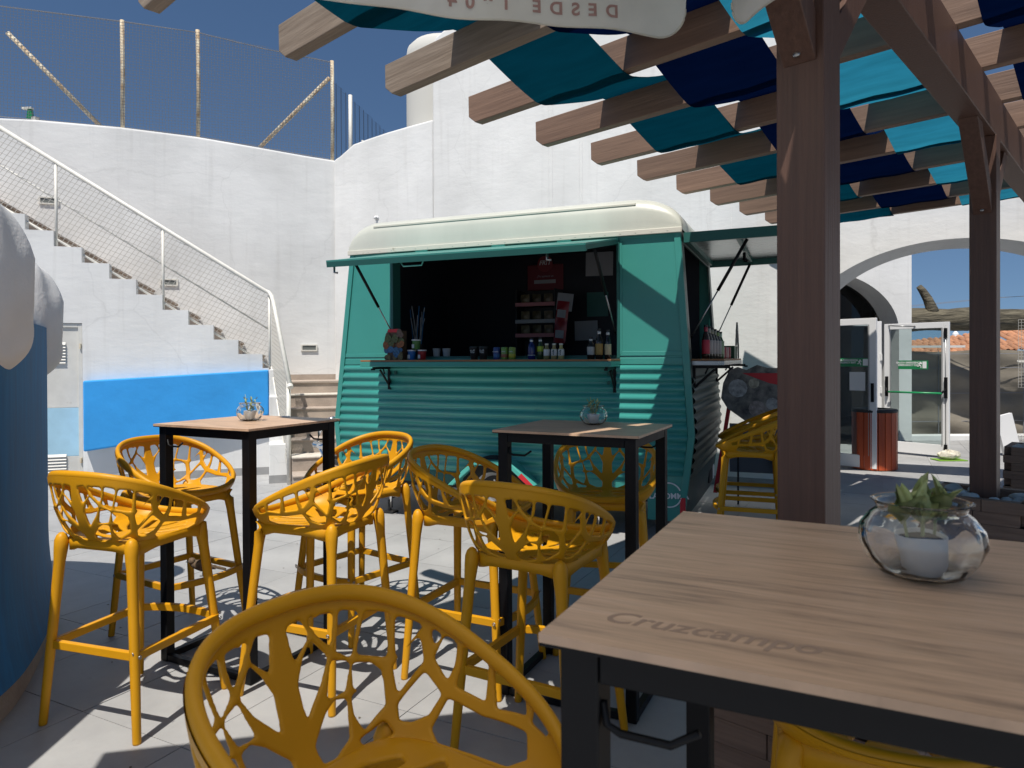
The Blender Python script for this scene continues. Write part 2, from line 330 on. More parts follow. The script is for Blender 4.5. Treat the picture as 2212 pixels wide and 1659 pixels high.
# ================================================================== SETTING
# ------------------------------------------------------------------ floor: one ground sheet, individual tiles on top
g = MB().add([(-200, -200, -.012), (200, -200, -.012), (200, 400, -.012), (-200, 400, -.012)], [(0, 1, 2, 3)]).build('ground', M['grout']); struct(g)
floor = MB().add([(-16, -4, -.006), (16, -4, -.006), (16, 20, -.006), (-16, 20, -.006)], [(0, 1, 2, 3)]).build('floor', M['grout']); struct(floor)
TS = .60; T0 = Vector((-1.78, 2.925, 0)); ta = R(-27); tu = Vector((math.cos(ta), math.sin(ta), 0)); tw = Vector((-tu.y, tu.x, 0))
tm = MB().box(.002, TS-.002, .002, TS-.002, -.008, 0).mesh('tile', M['tile'])
cands = []
for i in range(-30, 34):
    for j in range(-24, 34):
        c = T0+tu*(i+.5)*TS+tw*(j+.5)*TS
        if c.y < -4 or c.y > 19 or abs(c.x) > 15: continue
        vis = c.y > 1.9 and abs(c.x) < .76*c.y+.5 and not (c.y > 8.6 and c.x < 2.6) and not (c.x < -2.2-.25*(c.y-2.2) and c.y < 4.3) and not (c.x < -3.2 and c.y > 7.9)
        cands.append((0 if vis else 1, c.length, i, j))
cands.sort(); rest = MB(); cnt = 0
for vis, dist, i, j in cands:
    p = T0+tu*i*TS+tw*j*TS
    if vis == 0 and cnt < 285:
        o = place('tile', tm, floor, loc=(p.x, p.y, random.uniform(-.0008, .0008)), rz=ta+R(random.uniform(-.12, .12))); cnt += 1
    else:
        rest.box(.002, TS-.002, .002, TS-.002, -.008, 0, Matrix.Translation(p) @ Matrix.Rotation(ta, 4, 'Z'))
stuff(rest.build('distant_tiles', M['tile'], floor))

# ------------------------------------------------------------------ stair block frame: Q origin, d along the wall, n away from camera
Q = Vector((-3.08, 9.0, 0)); sa = R(18.4)
MQ = Matrix.Translation(Q) @ Matrix.Rotation(sa, 4, 'Z')         # local x = along wall, y = away, z up
def inQ(name, label, cat): 
    o = thing(name, label, cat, Q, sa); return o
# back wall behind the stair (gently arched top)
prof = [(-5.0, 0), (.99, 0), (.99, 4.40), (.5, 4.44), (-.2, 4.51), (-.95, 4.58), (-1.9, 4.62), (-2.9, 4.62), (-3.9, 4.57), (-5.0, 4.5)]
bw = MB().prism(prof, 1.32, 1.62).build('wall', M['wall'], loc=Q, rz=sa, bevel=.03, segs=3)
tag(bw, 'tall white rendered wall behind the staircase, under the netted fence', 'wall')
sk = MB().box(-.08, .95, 1.30, 1.317, 1.155, 1.235).build('skirting', M['step'], bw)
for s, z in ((.548, 1.625), (-1.314, 2.527), (-2.745, 3.562)):
    f = MB().box(s-.11, s+.11, 1.30, 1.319, z-.045, z+.045).box(s-.09, s+.09, 1.302, 1.304, z-.03, z+.03)
    fr = MB().box(s-.115, s+.115, 1.298, 1.319, z+.032, z+.048).box(s-.115, s+.115, 1.298, 1.319, z-.048, z-.032).box(s-.115, s-.095, 1.298, 1.319, z-.032, z+.032).box(s+.095, s+.115, 1.298, 1.319, z-.032, z+.032)
    t = thing('wall_light', {1.625: 'small recessed wall light beside the foot of the upper stairs', 2.527: 'small recessed wall light behind the middle of the stair mesh', 3.562: 'small recessed wall light highest up behind the stair mesh'}[z], 'light', Q, sa, 'recessed lights in the stair wall')
    fr.build('frame', M['rail'], t); MB().box(s-.094, s+.094, 1.308, 1.3185, z-.031, z+.031).build('lens', mat('dull_lens', (.16, .17, .16), .4), t)

# stair front wall with the saw-tooth top, blue band, plinth, service door
st = inQ('staircase', 'white staircase with beige treads rising to the left above the blue band', 'staircase')
rise = .1795; run = .285; s1 = -.078; z1 = 1.335
poly = [(-5.2, 0), (.0, 0), (.0, 1.335)]; x = s1+.02
poly = [(-5.2, 0), (0, 0), (0, z1+.01)]
xs = s1; z = z1+.01
for k in range(14):
    poly.append((xs, z)); z += rise; poly.append((xs, z)); xs -= run
poly.append((-5.2, z))
doorL, doorR, doorT = -2.95, -2.075, 1.89
fw = MB().prism([(doorR, 0), (0, 0)]+[p for p in poly[2:] if p[0] > doorR]+[(doorR, [p for p in poly if p[0] > doorR][-1][1])], 0, .14)
lz = [p for p in poly if p[0] > doorR][-1][1]
fw.prism([(doorL, doorT), (doorR, doorT), (doorR, lz)]+[p for p in poly[2:] if doorL < p[0] <= doorR]+[(doorL, [p for p in poly if p[0] > doorL][-1][1])], 0, .14)
lz2 = [p for p in poly if p[0] > doorL][-1][1]
fw.prism([(-5.2, 0), (doorL, 0), (doorL, lz2)]+[p for p in poly[2:] if p[0] <= doorL], 0, .14)
fw.build('stair_wall', M['wall'], st, bevel=.012)
band = MB().prism([(-2.045, .39), (-.85, .55), (-.004, .76), (-.004, 1.325), (-2.045, 1.215)], -.13, .0).build('blue_band', M['blue_band'], st, bevel=.02, segs=3)
MB().box(doorR+.02, .012, -.014, -.001, 0, .095).build('plinth', M['grey_base'], st)
z = z1; xs = s1
for k in range(13):
    zz = z1+rise*(k+1); xx = s1-run*k
    MB().box(xx-run, xx, .145, 1.31, zz-rise, zz-.03).build('riser', M['step'], st)
    MB().box(xx-run-.0, xx+.02, .143, 1.305, zz-.03, zz).build('tread', M['step'], st, bevel=.006)
# landing and lower flight (comes towards the camera)
MB().box(.0, 1.75, .68, 1.31, 0, 1.125).build('landing_base', M['step'], st); MB().box(-.07, 1.75, .66, 1.308, 1.125, 1.155).build('landing', M['step'], st, bevel=.005)
for k in range(6):
    m0 = -1.3+.33*k; zz = .165*(k+1)
    MB().box(.252, 1.7, m0, m0+.33, 0, zz-.022).build('riser', M['step'], st)
    MB().box(.25, 1.702, m0-.015, m0+.33, zz-.022, zz).build('tread', M['step_edge'] if k % 2 else M['step'], st, bevel=.006)
# side wall of lower flight
sw = MB().prism([(-.72, 0), (-.002, 0), (-.002, 1.33), (-.12, 1.33), (-.12, 1.0), (-.3, 1.0), (-.3, .72), (-.48, .72), (-.48, .46), (-.72, .46)], .0, .235, axis='x')
sw.build('side_wall', M['wall'], st, bevel=.012)
MB().box(-.002, .25, -.735, -.7205, 0, .095).build('plinth', M['grey_base'], st)

# service door with louvres
dr = thing('service_door', 'low weathered service door, white and pale blue, beside the blue wall', 'door', Q, sa)
MB().box(doorL+.003, doorR-.003, .03, .07, .90, doorT-.004).build('upper_panel', M['door_white'], dr, bevel=.003)
MB().box(doorL+.003, doorR-.003, .03, .07, .33, .898).build('middle_panel', M['blue_pale'], dr, bevel=.003)
MB().box(doorL+.003, doorR-.003, .03, .07, .01, .328).build('lower_panel', M['door_white'], dr, bevel=.003)
fr_ = MB().box(doorR-.045, doorR-.004, .012, .029, .01, doorT-.004).box(doorL+.004, doorL+.045, .012, .029, .01, doorT-.004).box(doorL+.045, doorR-.045, .012, .029, doorT-.05, doorT-.004)
fr_.build('door_frame', M['door_white'], dr, bevel=.003)
for zb, n in ((1.42, 7), (.11, 7)):
    for k in range(n):
        MB().add([(-2.55, .006, zb+k*.036), (-2.25, .006, zb+k*.036), (-2.25, .029, zb+.03+k*.036), (-2.55, .029, zb+.03+k*.036), (-2.55, .029, zb+k*.036-.004), (-2.25, .029, zb+k*.036-.004)], [(0, 1, 2, 3), (0, 4, 5, 1), (0, 3, 4), (1, 5, 2)]).build('louvre', M['door_white'], dr)
for zz in (.28, 1.62): MB().lathe([(.012, -.03), (.012, .03)], 8, Matrix.Translation((doorR-.02, .0, zz))).build('hinge', M['rust'], dr)

# railing
rl = inQ('stair_railing', 'white tubular railing with wire mesh along the staircase', 'railing')
sl_ = rise/run
def rz(s): return 2.30+(-s)*(4.144-2.303)/2.93
def bz(s): return 1.376+(-s)*(2.746-1.376)/2.145
def mz(s): return 1.84+(-s)*(3.671-1.816)/2.9
MB().tube([(-4.6, .06, rz(-4.6)), (-.05, .06, rz(-.05)), (.0, .05, 2.31), (.035, .01, 2.26), (.06, -.06, 2.17), (.235, -.93, 1.16)], .026, 12).build('handrail', M['rail'], rl, smooth=True)
MB().tube([(.235, -.93, 1.16), (.24, -.955, 1.13)], [.034, .034], 12).build('handrail_end', M['rail'], rl, auto=True)
MB().tube([(-4.6, .06, bz(-4.6)), (0, .06, bz(0))], .014, 8).build('bottom_rail', M['rail'], rl, smooth=True)
MB().tube([(-4.6, .07, mz(-4.6)), (0, .07, mz(0))], .011, 8).build('middle_rail', M['rail'], rl, smooth=True)
MB().tube([(.03, -.02, 1.36), (.225, -.9, .06)], .012, 8).build('bottom_rail', M['rail'], rl, smooth=True)
for s in (-3.5, -2.345, -1.216, .01):
    MB().tube([(s, .062, bz(s)-.12), (s, .062, rz(s)-.02)], .017, 8).build('baluster', M['rail'], rl, smooth=True)
MB().tube([(.22, -.88, .0), (.22, -.88, 1.2)], .024, 10).build('newel_post', M['rail'], rl, smooth=True)
def clipline(a0, ang, lo, hi, x0, x1):
    # line z = a0 + tan(ang)*x in panel, clipped between lo(x) and hi(x): sample
    pts = [];
    for i in range(241):
        xx = x0+(x1-x0)*i/240; zz = a0+math.tan(ang)*xx
        if lo(xx) <= zz <= hi(xx): pts.append((xx, zz))
    return (pts[0], pts[-1]) if len(pts) > 1 else None
wm = MB()
for ang, step in ((R(57), .095), (R(-22), .062)):
    k = -120
    while k < 160:
        c = clipline(k*step, ang, bz, rz, -4.6, 0); k += 1
        if c: wm.tube([(c[0][0], .06, c[0][1]), (c[1][0], .06, c[1][1])], .0032, 4, caps=False)
stuff(wm.build('wire_mesh', M['wire'], rl))
wm = MB()
lo2 = lambda m: 1.36+m*1.45; hi2 = lambda m: 2.2+m*1.15
for ang, step in ((R(75), .11), (R(12), .05)):
    k = -60
    while k < 80:
        c = clipline(k*step, ang, lo2, hi2, -.88, -.02); k += 1
        if c: wm.tube([(.03-c[0][0]*.215, c[0][0], c[0][1]), (.03-c[1][0]*.215, c[1][0], c[1][1])], .0032, 4, caps=False)
stuff(wm.build('wire_mesh', M['wire'], rl))

# ------------------------------------------------------------------ right hand wall with curved top, tower block, arch wall
C0 = Vector((-2.62, 10.49, 0)); wa = R(-25.3)
top = [(0.0, 4.39), (.12, 4.44), (.356, 4.58), (.6, 4.62), (.953, 4.67), (1.3, 4.705), (1.71, 4.74)]
cw = MB().prism([(0, 0), (1.70, 0)]+[(a, b) for a, b in reversed(top)], .0, .28).build('wall', M['wall'], loc=C0, rz=wa, bevel=.03, segs=3)
tag(cw, 'short white wall with an upward curving top, left of the building', 'wall')
hk = MB().tube([(.777, -.0, 3.47), (.777, -.045, 3.48), (.777, -.06, 3.45)], .016, 8).lathe([(.03, 0), (.03, .012)], 10, Matrix.Translation((.777, 0, 3.47)) @ Matrix.Rotation(PI/2, 4, 'X')).build('wall_hook', M['white'], loc=C0, rz=wa, smooth=True)
tag(hk, 'small white hook on the wall above the trailer roof', 'hook')
bp_ = [(1.712, 0), (6.39, 0), (6.39, 5.55), (4.2, 5.7), (2.2, 5.95), (1.9, 5.92), (1.76, 5.85), (1.712, 5.72)]
bl = MB().prism(bp_, -.012, 3.2).build('building', M['wall'], loc=C0, rz=wa, bevel=.03, segs=3)
tag(bl, 'tall white rendered building standing behind the food trailer', 'building')
for zz, x0, x1 in ((0, 1.72, 6.38),): MB().box(x0, x1, -.028, -.0125, 0, .10).build('plinth', M['grey_base'], bl)
# faint old pipe chases standing proud of the render
for s in (3.42, 3.47, 3.83, 3.87, 5.65): MB().box(s, s+.012, -.016, -.0125, .1, 5.4).build('render_joint', M['wall'], bl)
ty = MB().lathe([(.55, 0), (.55, 5.9), (.53, 6.02), (.45, 6.1), (0, 6.15)], 28).build('round_turret', mat('beige_grey_render', (.55, .54, .50), .85), loc=(-1.0, 10.6, 0), smooth=True)  # beige-grey is the turret's own render colour
tag(ty, 'round cream turret just behind the left edge of the white building', 'turret')

# arch wall
A0 = Vector((3.346, 8.225, 0)); aa = wa
def arch_wall(x0, x1, ztop, cx, hw, zs, h, n=36, y0=0, y1=.6):
    m = MB(); A = [(cx-hw*math.cos(PI*i/n), zs+h*math.sin(PI*i/n)) for i in range(n+1)]
    m.prism([(x0, 0), (cx-hw, 0), (cx-hw, zs), (cx-hw, ztop), (x0, ztop)], y0, y1)
    for i in range(n): m.prism([A[i], A[i+1], (A[i+1][0], ztop), (A[i][0], ztop)], y0, y1)
    m.prism([(cx+hw, 0), (x1, 0), (x1, ztop), (cx+hw, ztop), (cx+hw, zs)], y0, y1)
    me = m.mesh('arch', M['wall']); bm = bmesh.new(); bm.from_mesh(me); bmesh.ops.remove_doubles(bm, verts=bm.verts, dist=1e-4)
    kill = [f for f in bm.faces if abs(f.normal.x) > .99 and any(abs(f.calc_center_median().x-a[0]) < 1e-3 for a in A) and f.calc_center_median().z > zs+.001]
    bmesh.ops.delete(bm, geom=kill, context='FACES'); bmesh.ops.recalc_face_normals(bm, faces=bm.faces); bm.to_mesh(me); bm.free(); return me
def arch_loft(x1, ztop, cx, f, b, th, n=44):
    m = MB(); x0 = .0
    cv = lambda P: [(max(x0, cx-P[0]*math.cos(PI*i/n)), P[1]+P[2]*math.sin(PI*i/n)) for i in range(n+1)]
    Fc, Bc = cv(f), cv(b)
    def quad(a, b_, c, d_): o = len(m.v); m.v += [a, b_, c, d_]; m.f.append((o, o+1, o+2, o+3))
    for i in range(n):
        (xa, za), (xb, zb) = Fc[i], Fc[i+1]; (ua, va), (ub, vb) = Bc[i], Bc[i+1]
        quad((xa, 0, za), (xb, 0, zb), (xb, 0, ztop), (xa, 0, ztop)); quad((ua, th, va), (ub, th, vb), (ub, th, ztop), (ua, th, ztop)); quad((xa, 0, za), (xb, 0, zb), (ub, th, vb), (ua, th, va))
    (xr_, zr_), (ur_, vr_) = Fc[-1], Bc[-1]
    quad((xr_, 0, 0), (x1, 0, 0), (x1, 0, ztop), (xr_, 0, ztop)); quad((ur_, th, 0), (x1, th, 0), (x1, th, ztop), (ur_, th, ztop)); quad((xr_, 0, 0), (xr_, 0, zr_), (ur_, th, vr_), (ur_, th, 0))
    quad((Bc[-1][0], th, vr_), (xr_, 0, zr_), (xr_, 0, zr_-.001), (ur_, th, vr_-.001))
    quad((x0, 0, ztop), (x1, 0, ztop), (x1, th, ztop), (x0, th, ztop)); quad((x1, 0, 0), (x1, th, 0), (x1, th, ztop), (x1, 0, ztop))
    me = m.mesh('arch', M['wall']); bm = bmesh.new(); bm.from_mesh(me); bmesh.ops.remove_doubles(bm, verts=bm.verts, dist=1e-4); bmesh.ops.recalc_face_normals(bm, faces=bm.faces); bm.to_mesh(me); bm.free(); return me
aw = place('archway_wall', arch_loft(5.3, 3.46, 1.537, (1.59, 1.63, 1.081), (1.40, 1.66, .996), .42), loc=A0, rz=aa)
tag(aw, 'white wall with a wide arched opening on the right', 'wall')
# inner wall with arched doorway
iw = place('doorway_wall', arch_wall(-1.8, 2.36, 3.6, .80, 1.36, 1.86, .98, y1=.65), loc=(4.0, 11.3, 0), rz=0)
tag(iw, 'white inner wall with an arched doorway behind the glass doors', 'wall')
MB().box(2.20, 2.362, -.012, 0, 0, .12).build('plinth', M['grey_base'], iw)
fl = MB().add([(4.8-1.36*math.cos(PI*i/24), 11.86, 1.9+.94*math.sin(PI*i/24)) for i in range(25)], [tuple(range(25))]).build('fanlight', M['pane_dark'])
tag(fl, 'dark semicircular fanlight pane in the inner arched doorway', 'window')
MB().box(-1.3, 1.3, 0, .03, 0, 1.9).build('side_glazing', M['pane_dark'], fl, loc=(4.8, 11.87, 0))
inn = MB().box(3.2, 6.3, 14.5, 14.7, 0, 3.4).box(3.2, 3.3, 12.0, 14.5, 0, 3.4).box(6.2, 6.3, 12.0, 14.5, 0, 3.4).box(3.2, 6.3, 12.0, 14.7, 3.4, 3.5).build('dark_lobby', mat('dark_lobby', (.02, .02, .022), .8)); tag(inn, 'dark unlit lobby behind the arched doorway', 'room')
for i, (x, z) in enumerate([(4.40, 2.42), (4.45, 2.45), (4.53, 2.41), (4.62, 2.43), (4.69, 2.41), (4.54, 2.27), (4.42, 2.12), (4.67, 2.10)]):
    c = MB().lathe([(.0, -.012), (.013, -.006), (.013, .006), (0, .012)], 8, Matrix.Translation((x, 11.84, z))).build('lamp_glint_bead', M['white'], fl)  # white beads modelled to imitate lamp reflections in the pane

# glass doors
ent = thing('glass_entrance', 'white framed glass double doors standing open under the arch', 'entrance', (4.8, 10.3, 0))
def door(name, label, ox, oy, rz, wd, sign_x, bar):
    t = bpy.data.objects.new(name, None); COL.objects.link(t); t.parent = ent; t.location = (ox-4.8, oy-10.3, 0); t.rotation_euler.z = rz; t['label'] = label; h = 1.95; s = .085
    MB().box(0, s, -.02, .02, .03, h).build('stile', M['white'], t, bevel=.004); MB().box(wd-s, wd, -.02, .02, .03, h).build('stile', M['white'], t, bevel=.004)
    MB().box(s, wd-s, -.02, .02, h-s, h).build('top_rail', M['white'], t, bevel=.004); MB().box(s, wd-s, -.02, .02, .03, .19).build('bottom_rail', M['white'], t, bevel=.004)
    MB().box(s, wd-s, -.004, .004, .19, h-s).build('pane', M['pane'], t)
    MB().box(s+.0, s+.012, -.028, -.02, .19, h-s).box(wd-s-.012, wd-s, -.028, -.02, .19, h-s).build('glazing_bead', M['grey_base'], t)
    return t
d1 = door('glass_door', 'left glass door standing open towards the camera, beside the orange bin', 4.02, 9.72, math.atan2(-.72, .60), .94, .5, True)
h1 = MB().box(.875, .915, -.03, -.021, .88, 1.12).build('handle_plate', M['black'], d1, bevel=.01)
MB().box(.872, .918, .021, .05, .86, 1.14).build('handle', M['black'], d1, bevel=.01)
MB().box(.60, .80, -.008, -.0045, 1.02, 1.26).build('paper_notice', M['paper'], d1)
d2 = door('glass_door', 'right glass door with a green push bar and emergency exit sign', 5.67, 10.80, math.atan2(10.1-10.8, 6.2-5.67), .90, .3, True)
MB().tube([(.10, -.10, .93), (.84, -.10, .93)], .014, 10).build('push_bar', M['green_bar'], d2, smooth=True)
for x in (.045, .865):
    MB().box(x-.02, x+.02, -.055, -.021, .86, 1.16).build('lock_case', M['black'], d2, bevel=.006)
    MB().tube([(x, -.05, .99), (x+(.03 if x < .4 else -.03), -.10, .935)], .013, 8).build('bar_bracket', M['black'], d2, smooth=True)
MB().tube([(.86, -.03, .06), (.86, -.03, 1.9)], .006, 8).build('lock_rod', M['screw'], d2, smooth=True)
MB().box(.84, .88, -.045, -.021, .08, .2).box(.84, .88, -.045, -.021, 1.72, 1.86).build('rod_cap', M['black'], d2)
def exit_sign(parent, x0, x1, z0, z1):
    s = MB().box(x0, x1, -.012, -.0045, z0, z1).build('exit_sign', M['green'], parent)
    wdt = x1-x0; hh = z1-z0; F = Matrix.Rotation(PI/2, 4, 'X')
    text('SALIDA EMERGENCIA', hh*.29, M['white'], parent, Matrix.Translation((x0+wdt*.37, -.0135, z0+hh*.74)) @ F, bold=.001)
    text('EMERGENCY EXIT', hh*.29, M['white'], parent, Matrix.Translation((x0+wdt*.37, -.0135, z0+hh*.46)) @ F, bold=.001)
    MB().box(x0+wdt*.82, x0+wdt*.95, -.0145, -.0125, z0+hh*.12, z0+hh*.88).build('door_symbol', M['white'], parent)
    r = MB(); cx = x0+wdt*.74; cz = z0+hh*.45; u = hh*.1
    for a, b in (((.2, 3.2), (.2, 3.2)), ((0, 2.4), (-.6, .2)), ((-.6, .2), (1.0, -1)), ((1.0, -1), (.8, -3)), ((-.6, .2), (-1.6, -1)), ((-1.6, -1), (-3, -1.2)), ((0, 2.2), (2, 1.4)), ((0, 2.2), (-1.8, 1.2))):
        if a == b: r.lathe([(.8*u, -.0145), (.8*u, -.0125)], 10, Matrix.Translation((cx+a[0]*u, 0, cz+a[1]*u)) @ Matrix.Rotation(-PI/2, 4, 'X')); continue
        A = Vector((cx+a[0]*u, -.0135, cz+a[1]*u)); B = Vector((cx+b[0]*u, -.0135, cz+b[1]*u)); r.tube([A, B], u*.45, 6)
    r.build('running_figure', M['white'], parent)
exit_sign(d2, .20, .62, 1.27, 1.40); exit_sign(d1, .38, .86, 1.33, 1.44)
MB().tube([(.02, .03, 1.93), (.25, -.2, 1.91), (.45, -.02, 1.9)], .009, 6).build('door_closer', M['screw'], d2, smooth=True)
fp = MB().box(-.05, .05, -.05, .05, 0, 2.0).box(-.35, -.05, -.04, .04, 1.93, 2.0).build('door_frame', M['white'], ent, loc=(.8, .6, 0), bevel=.004)
for zz in (.35, .95, 1.45): MB().lathe([(.016, zz-.05), (.016, zz+.05)], 8, Matrix.Translation((.035, -.06, 0))).build('hinge', M['white'], fp)

# orange slatted bin
bn = thing('litter_bin', 'orange wood slatted litter bin with a dark lid between the glass doors', 'bin', (4.72, 9.25, 0))
NB = 20
for k in range(NB):
    a = 2*PI*(k+.5)/NB; wv = 2*PI*.255/NB*.47
    MB().box(-wv, wv, -.012, .012, .01, .74).build('slat', M['bin_wood'], bn, bevel=.002, M=Matrix.Rotation(a-PI/2, 4, 'Z') @ Matrix.Translation((0, .255, 0)))
MB().lathe([(.235, .01), (.235, .735)], 24).build('liner', M['black_soft'], bn)
MB().lathe([(.272, .742), (.275, .765), (.26, .78), (.16, .785), (.15, .77)], 28, caps=False).build('lid', M['black_soft'], bn, auto=True)
# door stop stone on mat
ds = thing('door_stop', 'rough white stone on a green mat holding the right glass door', 'stone', (6.12, 9.95, 0))
MB().box(-.2, .2, -.11, .11, .002, .014).build('green_mat', mat('green_mat', (.16, .32, .03), .9), ds)
MB().grid(lambda u, v: (lambda a, b: (.15*math.cos(a)*math.sin(b)*(1+.16*math.sin(5*a+2)), .09*math.sin(a)*math.sin(b)*(1+.1*math.sin(7*a)), .015+.06*(1-math.cos(b))*(1+.18*math.sin(3*a+b*4))))(u*2*PI, PI-v*PI*.96), 22, 10, True).build('stone', mat('white_stone', (.62, .58, .48), .9, var=.3, vscale=20, bump=.6), ds)

# ------------------------------------------------------------------ things beyond the arch
sf = thing('screening_fence', 'brown wrinkled shade net fence beyond the arch', 'fence', (6.0, 12.6, 0), R(4))
def wr(u, v):
    x = u*9; z = .06+v*1.5; return (x, .05*math.sin(x*1.9+3*v)+.03*math.sin(x*5.3+v*9)+.02*math.sin(v*22+x), z+.02*math.sin(x*3)*(v > .9))
MB().grid(wr, 120, 24).build('net_cloth', M['screen'], sf, smooth=True)
for k in range(12): MB().tube([(k*.8, -.06, 0), (k*.8, -.06, 1.56)], .006, 6).build('fence_wire', M['rope'], sf)
for zz in (.3, .8, 1.25, 1.5): MB().tube([(0, -.065, zz), (9, -.065, zz+.01)], .005, 6).build('fence_wire', M['rope'], sf)
kb = MB().box(6, 15.5, 12.2, 12.45, 0, .10).build('kerb', M['wall'], bevel=.01); tag(kb, 'low pale kerb in front of the shade net fence', 'kerb')
# fallen trunk
tr_ = thing('tree_trunk', 'thick bare tree trunk lying horizontally above the shade net fence', 'tree trunk', (6.3, 12.15, 2.06))
pts = []; rs = []
for i in range(26):
    x = i*.22; pts.append((x, .03*math.sin(x*2), .0+.018*math.sin(x*1.3)+.010*x)); rs.append(.205-.010*x+.01*math.sin(x*4)+(.12*max(0, 1-x/.5)))
tb = MB().tube(pts, rs, 28)
tb.v = [(x, y+.016*math.sin(9*z*8+x*7), z+.014*math.sin(x*23+y*31)) for x, y, z in tb.v]
tb.build('trunk', M['bark'], tr_, smooth=True, M=Matrix.Translation((-.25, 0, 0)))
MB().tube([(.88, 0, .12), (.86, -.02, .24), (.80, -.02, .38), (.72, -.01, .52), (.66, 0, .60)], [.14, .09, .075, .06, .045], 12).build('broken_branch', M['bark'], tr_, smooth=True)
# tiled roof behind
rf = thing('tiled_roof', 'terracotta tiled roof peeking over the shade net fence', 'roof', (8.1, 13.9, 1.40))
tm_ = MB().grid(lambda u, v: ((.055+.008*v)*math.cos(PI*u), -.15+.32*v, (.05+.006*v)*math.sin(PI*u)), 7, 2).mesh('roof_tile', M['rooftile'])
for r_ in range(6):
    for c_ in range(16):
        o = place('roof_tile', tm_, rf, M=Matrix.Translation((c_*.125+random.uniform(-.01, .01), r_*.24, .03+r_*.045+c_*.014+random.uniform(-.012, .012))) @ Matrix.Rotation(R(20), 4, 'X') @ Matrix.Rotation(R(random.uniform(-4, 4)), 4, 'Z'))
MB().add([(-.2, 0, -.1), (2.2, 0, .05), (2.2, 1.5, .38), (-.2, 1.5, .20), (-.2, 0, -1.5), (2.2, 0, -1.5)], [(0, 1, 2, 3), (0, 4, 5, 1)]).build('roof_base', M['rooftile'], rf)
rf2 = thing('tiled_roof', 'small terracotta tiled roof right of the second pergola post', 'roof', (10.15, 13.9, 1.45))
for r_ in range(5):
    for c_ in range(6):
        place('roof_tile', tm_, rf2, M=Matrix.Translation((c_*.14, r_*.24, .1+r_*.10+random.uniform(-.01, .01))) @ Matrix.Rotation(R(22), 4, 'X') @ Matrix.Rotation(R(random.uniform(-4, 4)), 4, 'Z'))
MB().box(-.1, .9, .1, .3, -1.45, .1).build('gable_wall', M['wall'], rf2)
# white cupola and balustrade far behind
cp = thing('white_cupola', 'small white ornate cupola far behind the tiled roof', 'cupola', (24.8, 39.7, 0))
MB().lathe([(.42, 0), (.42, 2.0), (.55, 2.02), (.55, 2.1), (.42, 2.15), (.40, 2.35), (.30, 2.52), (.16, 2.6), (.16, 2.75), (.08, 2.85), (0, 3.0)], 14).build('dome', M['white'], cp, auto=True)
for k in range(8): MB().box(-.04, .04, -.04, .04, 2.05, 2.3, Matrix.Rotation(k*PI/4, 4, 'Z') @ Matrix.Translation((.48, 0, 0))).build('pillar', M['white'], cp)
for x, lab in ((7.02, 'left of the two short cream columns seen through the right glass door'), (7.32, 'right of the two short cream columns seen through the right glass door')):
    c = MB().lathe([(.05, 0), (.05, 1.78), (.062, 1.8), (.062, 1.84), (.045, 1.86)], 12).build('column', M['cream'], loc=(x, 13.4, 0), smooth=True); tag(c, lab, 'column')
br = MB().box(6.6, 8.3, 13.0, 13.06, 1.62, 1.66).build('white_rail', M['white']); tag(br, 'thin white rail seen through the right glass door', 'rail')
# right-hand corner: low white wall, chain link panel and rope
lw = MB().box(0, 4, 0, .25, 0, .95).build('low_wall', M['wall'], loc=(8.35, 11.3, 0), bevel=.02); tag(lw, 'low white wall at the right edge behind the pergola post', 'wall')
cl = thing('chain_link_panel', 'chain link fence panel above the low white wall at the right edge', 'fence', (8.2, 11.5, .95))
wm = MB()
for k in range(40): wm.tube([(k*.05, 0, 0), (k*.05, 0, 1.1)], .003, 4, caps=False)
for k in range(23): wm.tube([(0, 0, k*.05), (2, 0, k*.05)], .003, 4, caps=False)
stuff(wm.build('wire_mesh', M['wire'], cl))
MB().tube([(0, .02, .42), (2.4, .02, .42)], .02, 8).build('rail', M['rail'], cl, smooth=True)
rp = MB().tube([(8.25, 11.1, 1.25), (8.55, 11.0, 1.55), (9.0, 10.9, 1.95)], .02, 8).build('rope', M['rail'], smooth=True); tag(rp, 'pale diagonal rope in front of the chain link panel', 'rope')
for yy, z0, z1, lab in ((30, 4.1, 4.5, 'lower overhead cable crossing the sky behind the trunk'),):
    cb = MB().tube([(16, yy, 3.55), (20.5, yy, 3.95), (27, yy, 4.2)], .012, 4).tube([(16, yy, 3.5), (20.5, yy, 3.93), (27, yy, 4.35)], .012, 4).build('overhead_cable', M['rope']); tag(cb, lab, 'cable')
sg = MB().box(-.12, .12, -.03, .03, 0, .62).build('leaning_board', M['white'], M=Matrix.Translation((7.3, 10.35, 0)) @ Matrix.Rotation(R(-14), 4, 'Y')); tag(sg, 'white board leaning by the low wall at the right edge', 'board')

# ------------------------------------------------------------------ fence of posts and net on top of the back wall
nf = thing('netted_fence', 'tall rusty pole fence with fine net on top of the back wall', 'fence', Q, sa)
Y_ = 1.47
def pole(s, z0, z1, n='pole', r=.028): MB().tube([(s, Y_, z0), (s+.01, Y_, (z0+z1)/2), (s+.004, Y_, z1)], r, 10).build(n, M['rust'], nf, smooth=True)
dx = .98-.0
for s, z0, z1 in ((-1.90, 4.6, 6.13), (-.945, 4.55, 6.13), (.905, 4.38, 5.93)): pole(s, z0, z1)
MB().tube([(-3.25, Y_+.03, 5.78), (-2.14, Y_+.03, 4.62)], .03, 8).build('brace', M['rust'], nf, smooth=True)
MB().tube([(.87, Y_+.03, 5.68), (-.12, Y_+.03, 4.55)], .03, 8).build('brace', M['rust'], nf, smooth=True)
topw = [(-5, 6.10), (-3.9, 6.12), (-1.90, 6.10), (-.945, 6.09), (.0, 6.0), (.905, 5.90)]
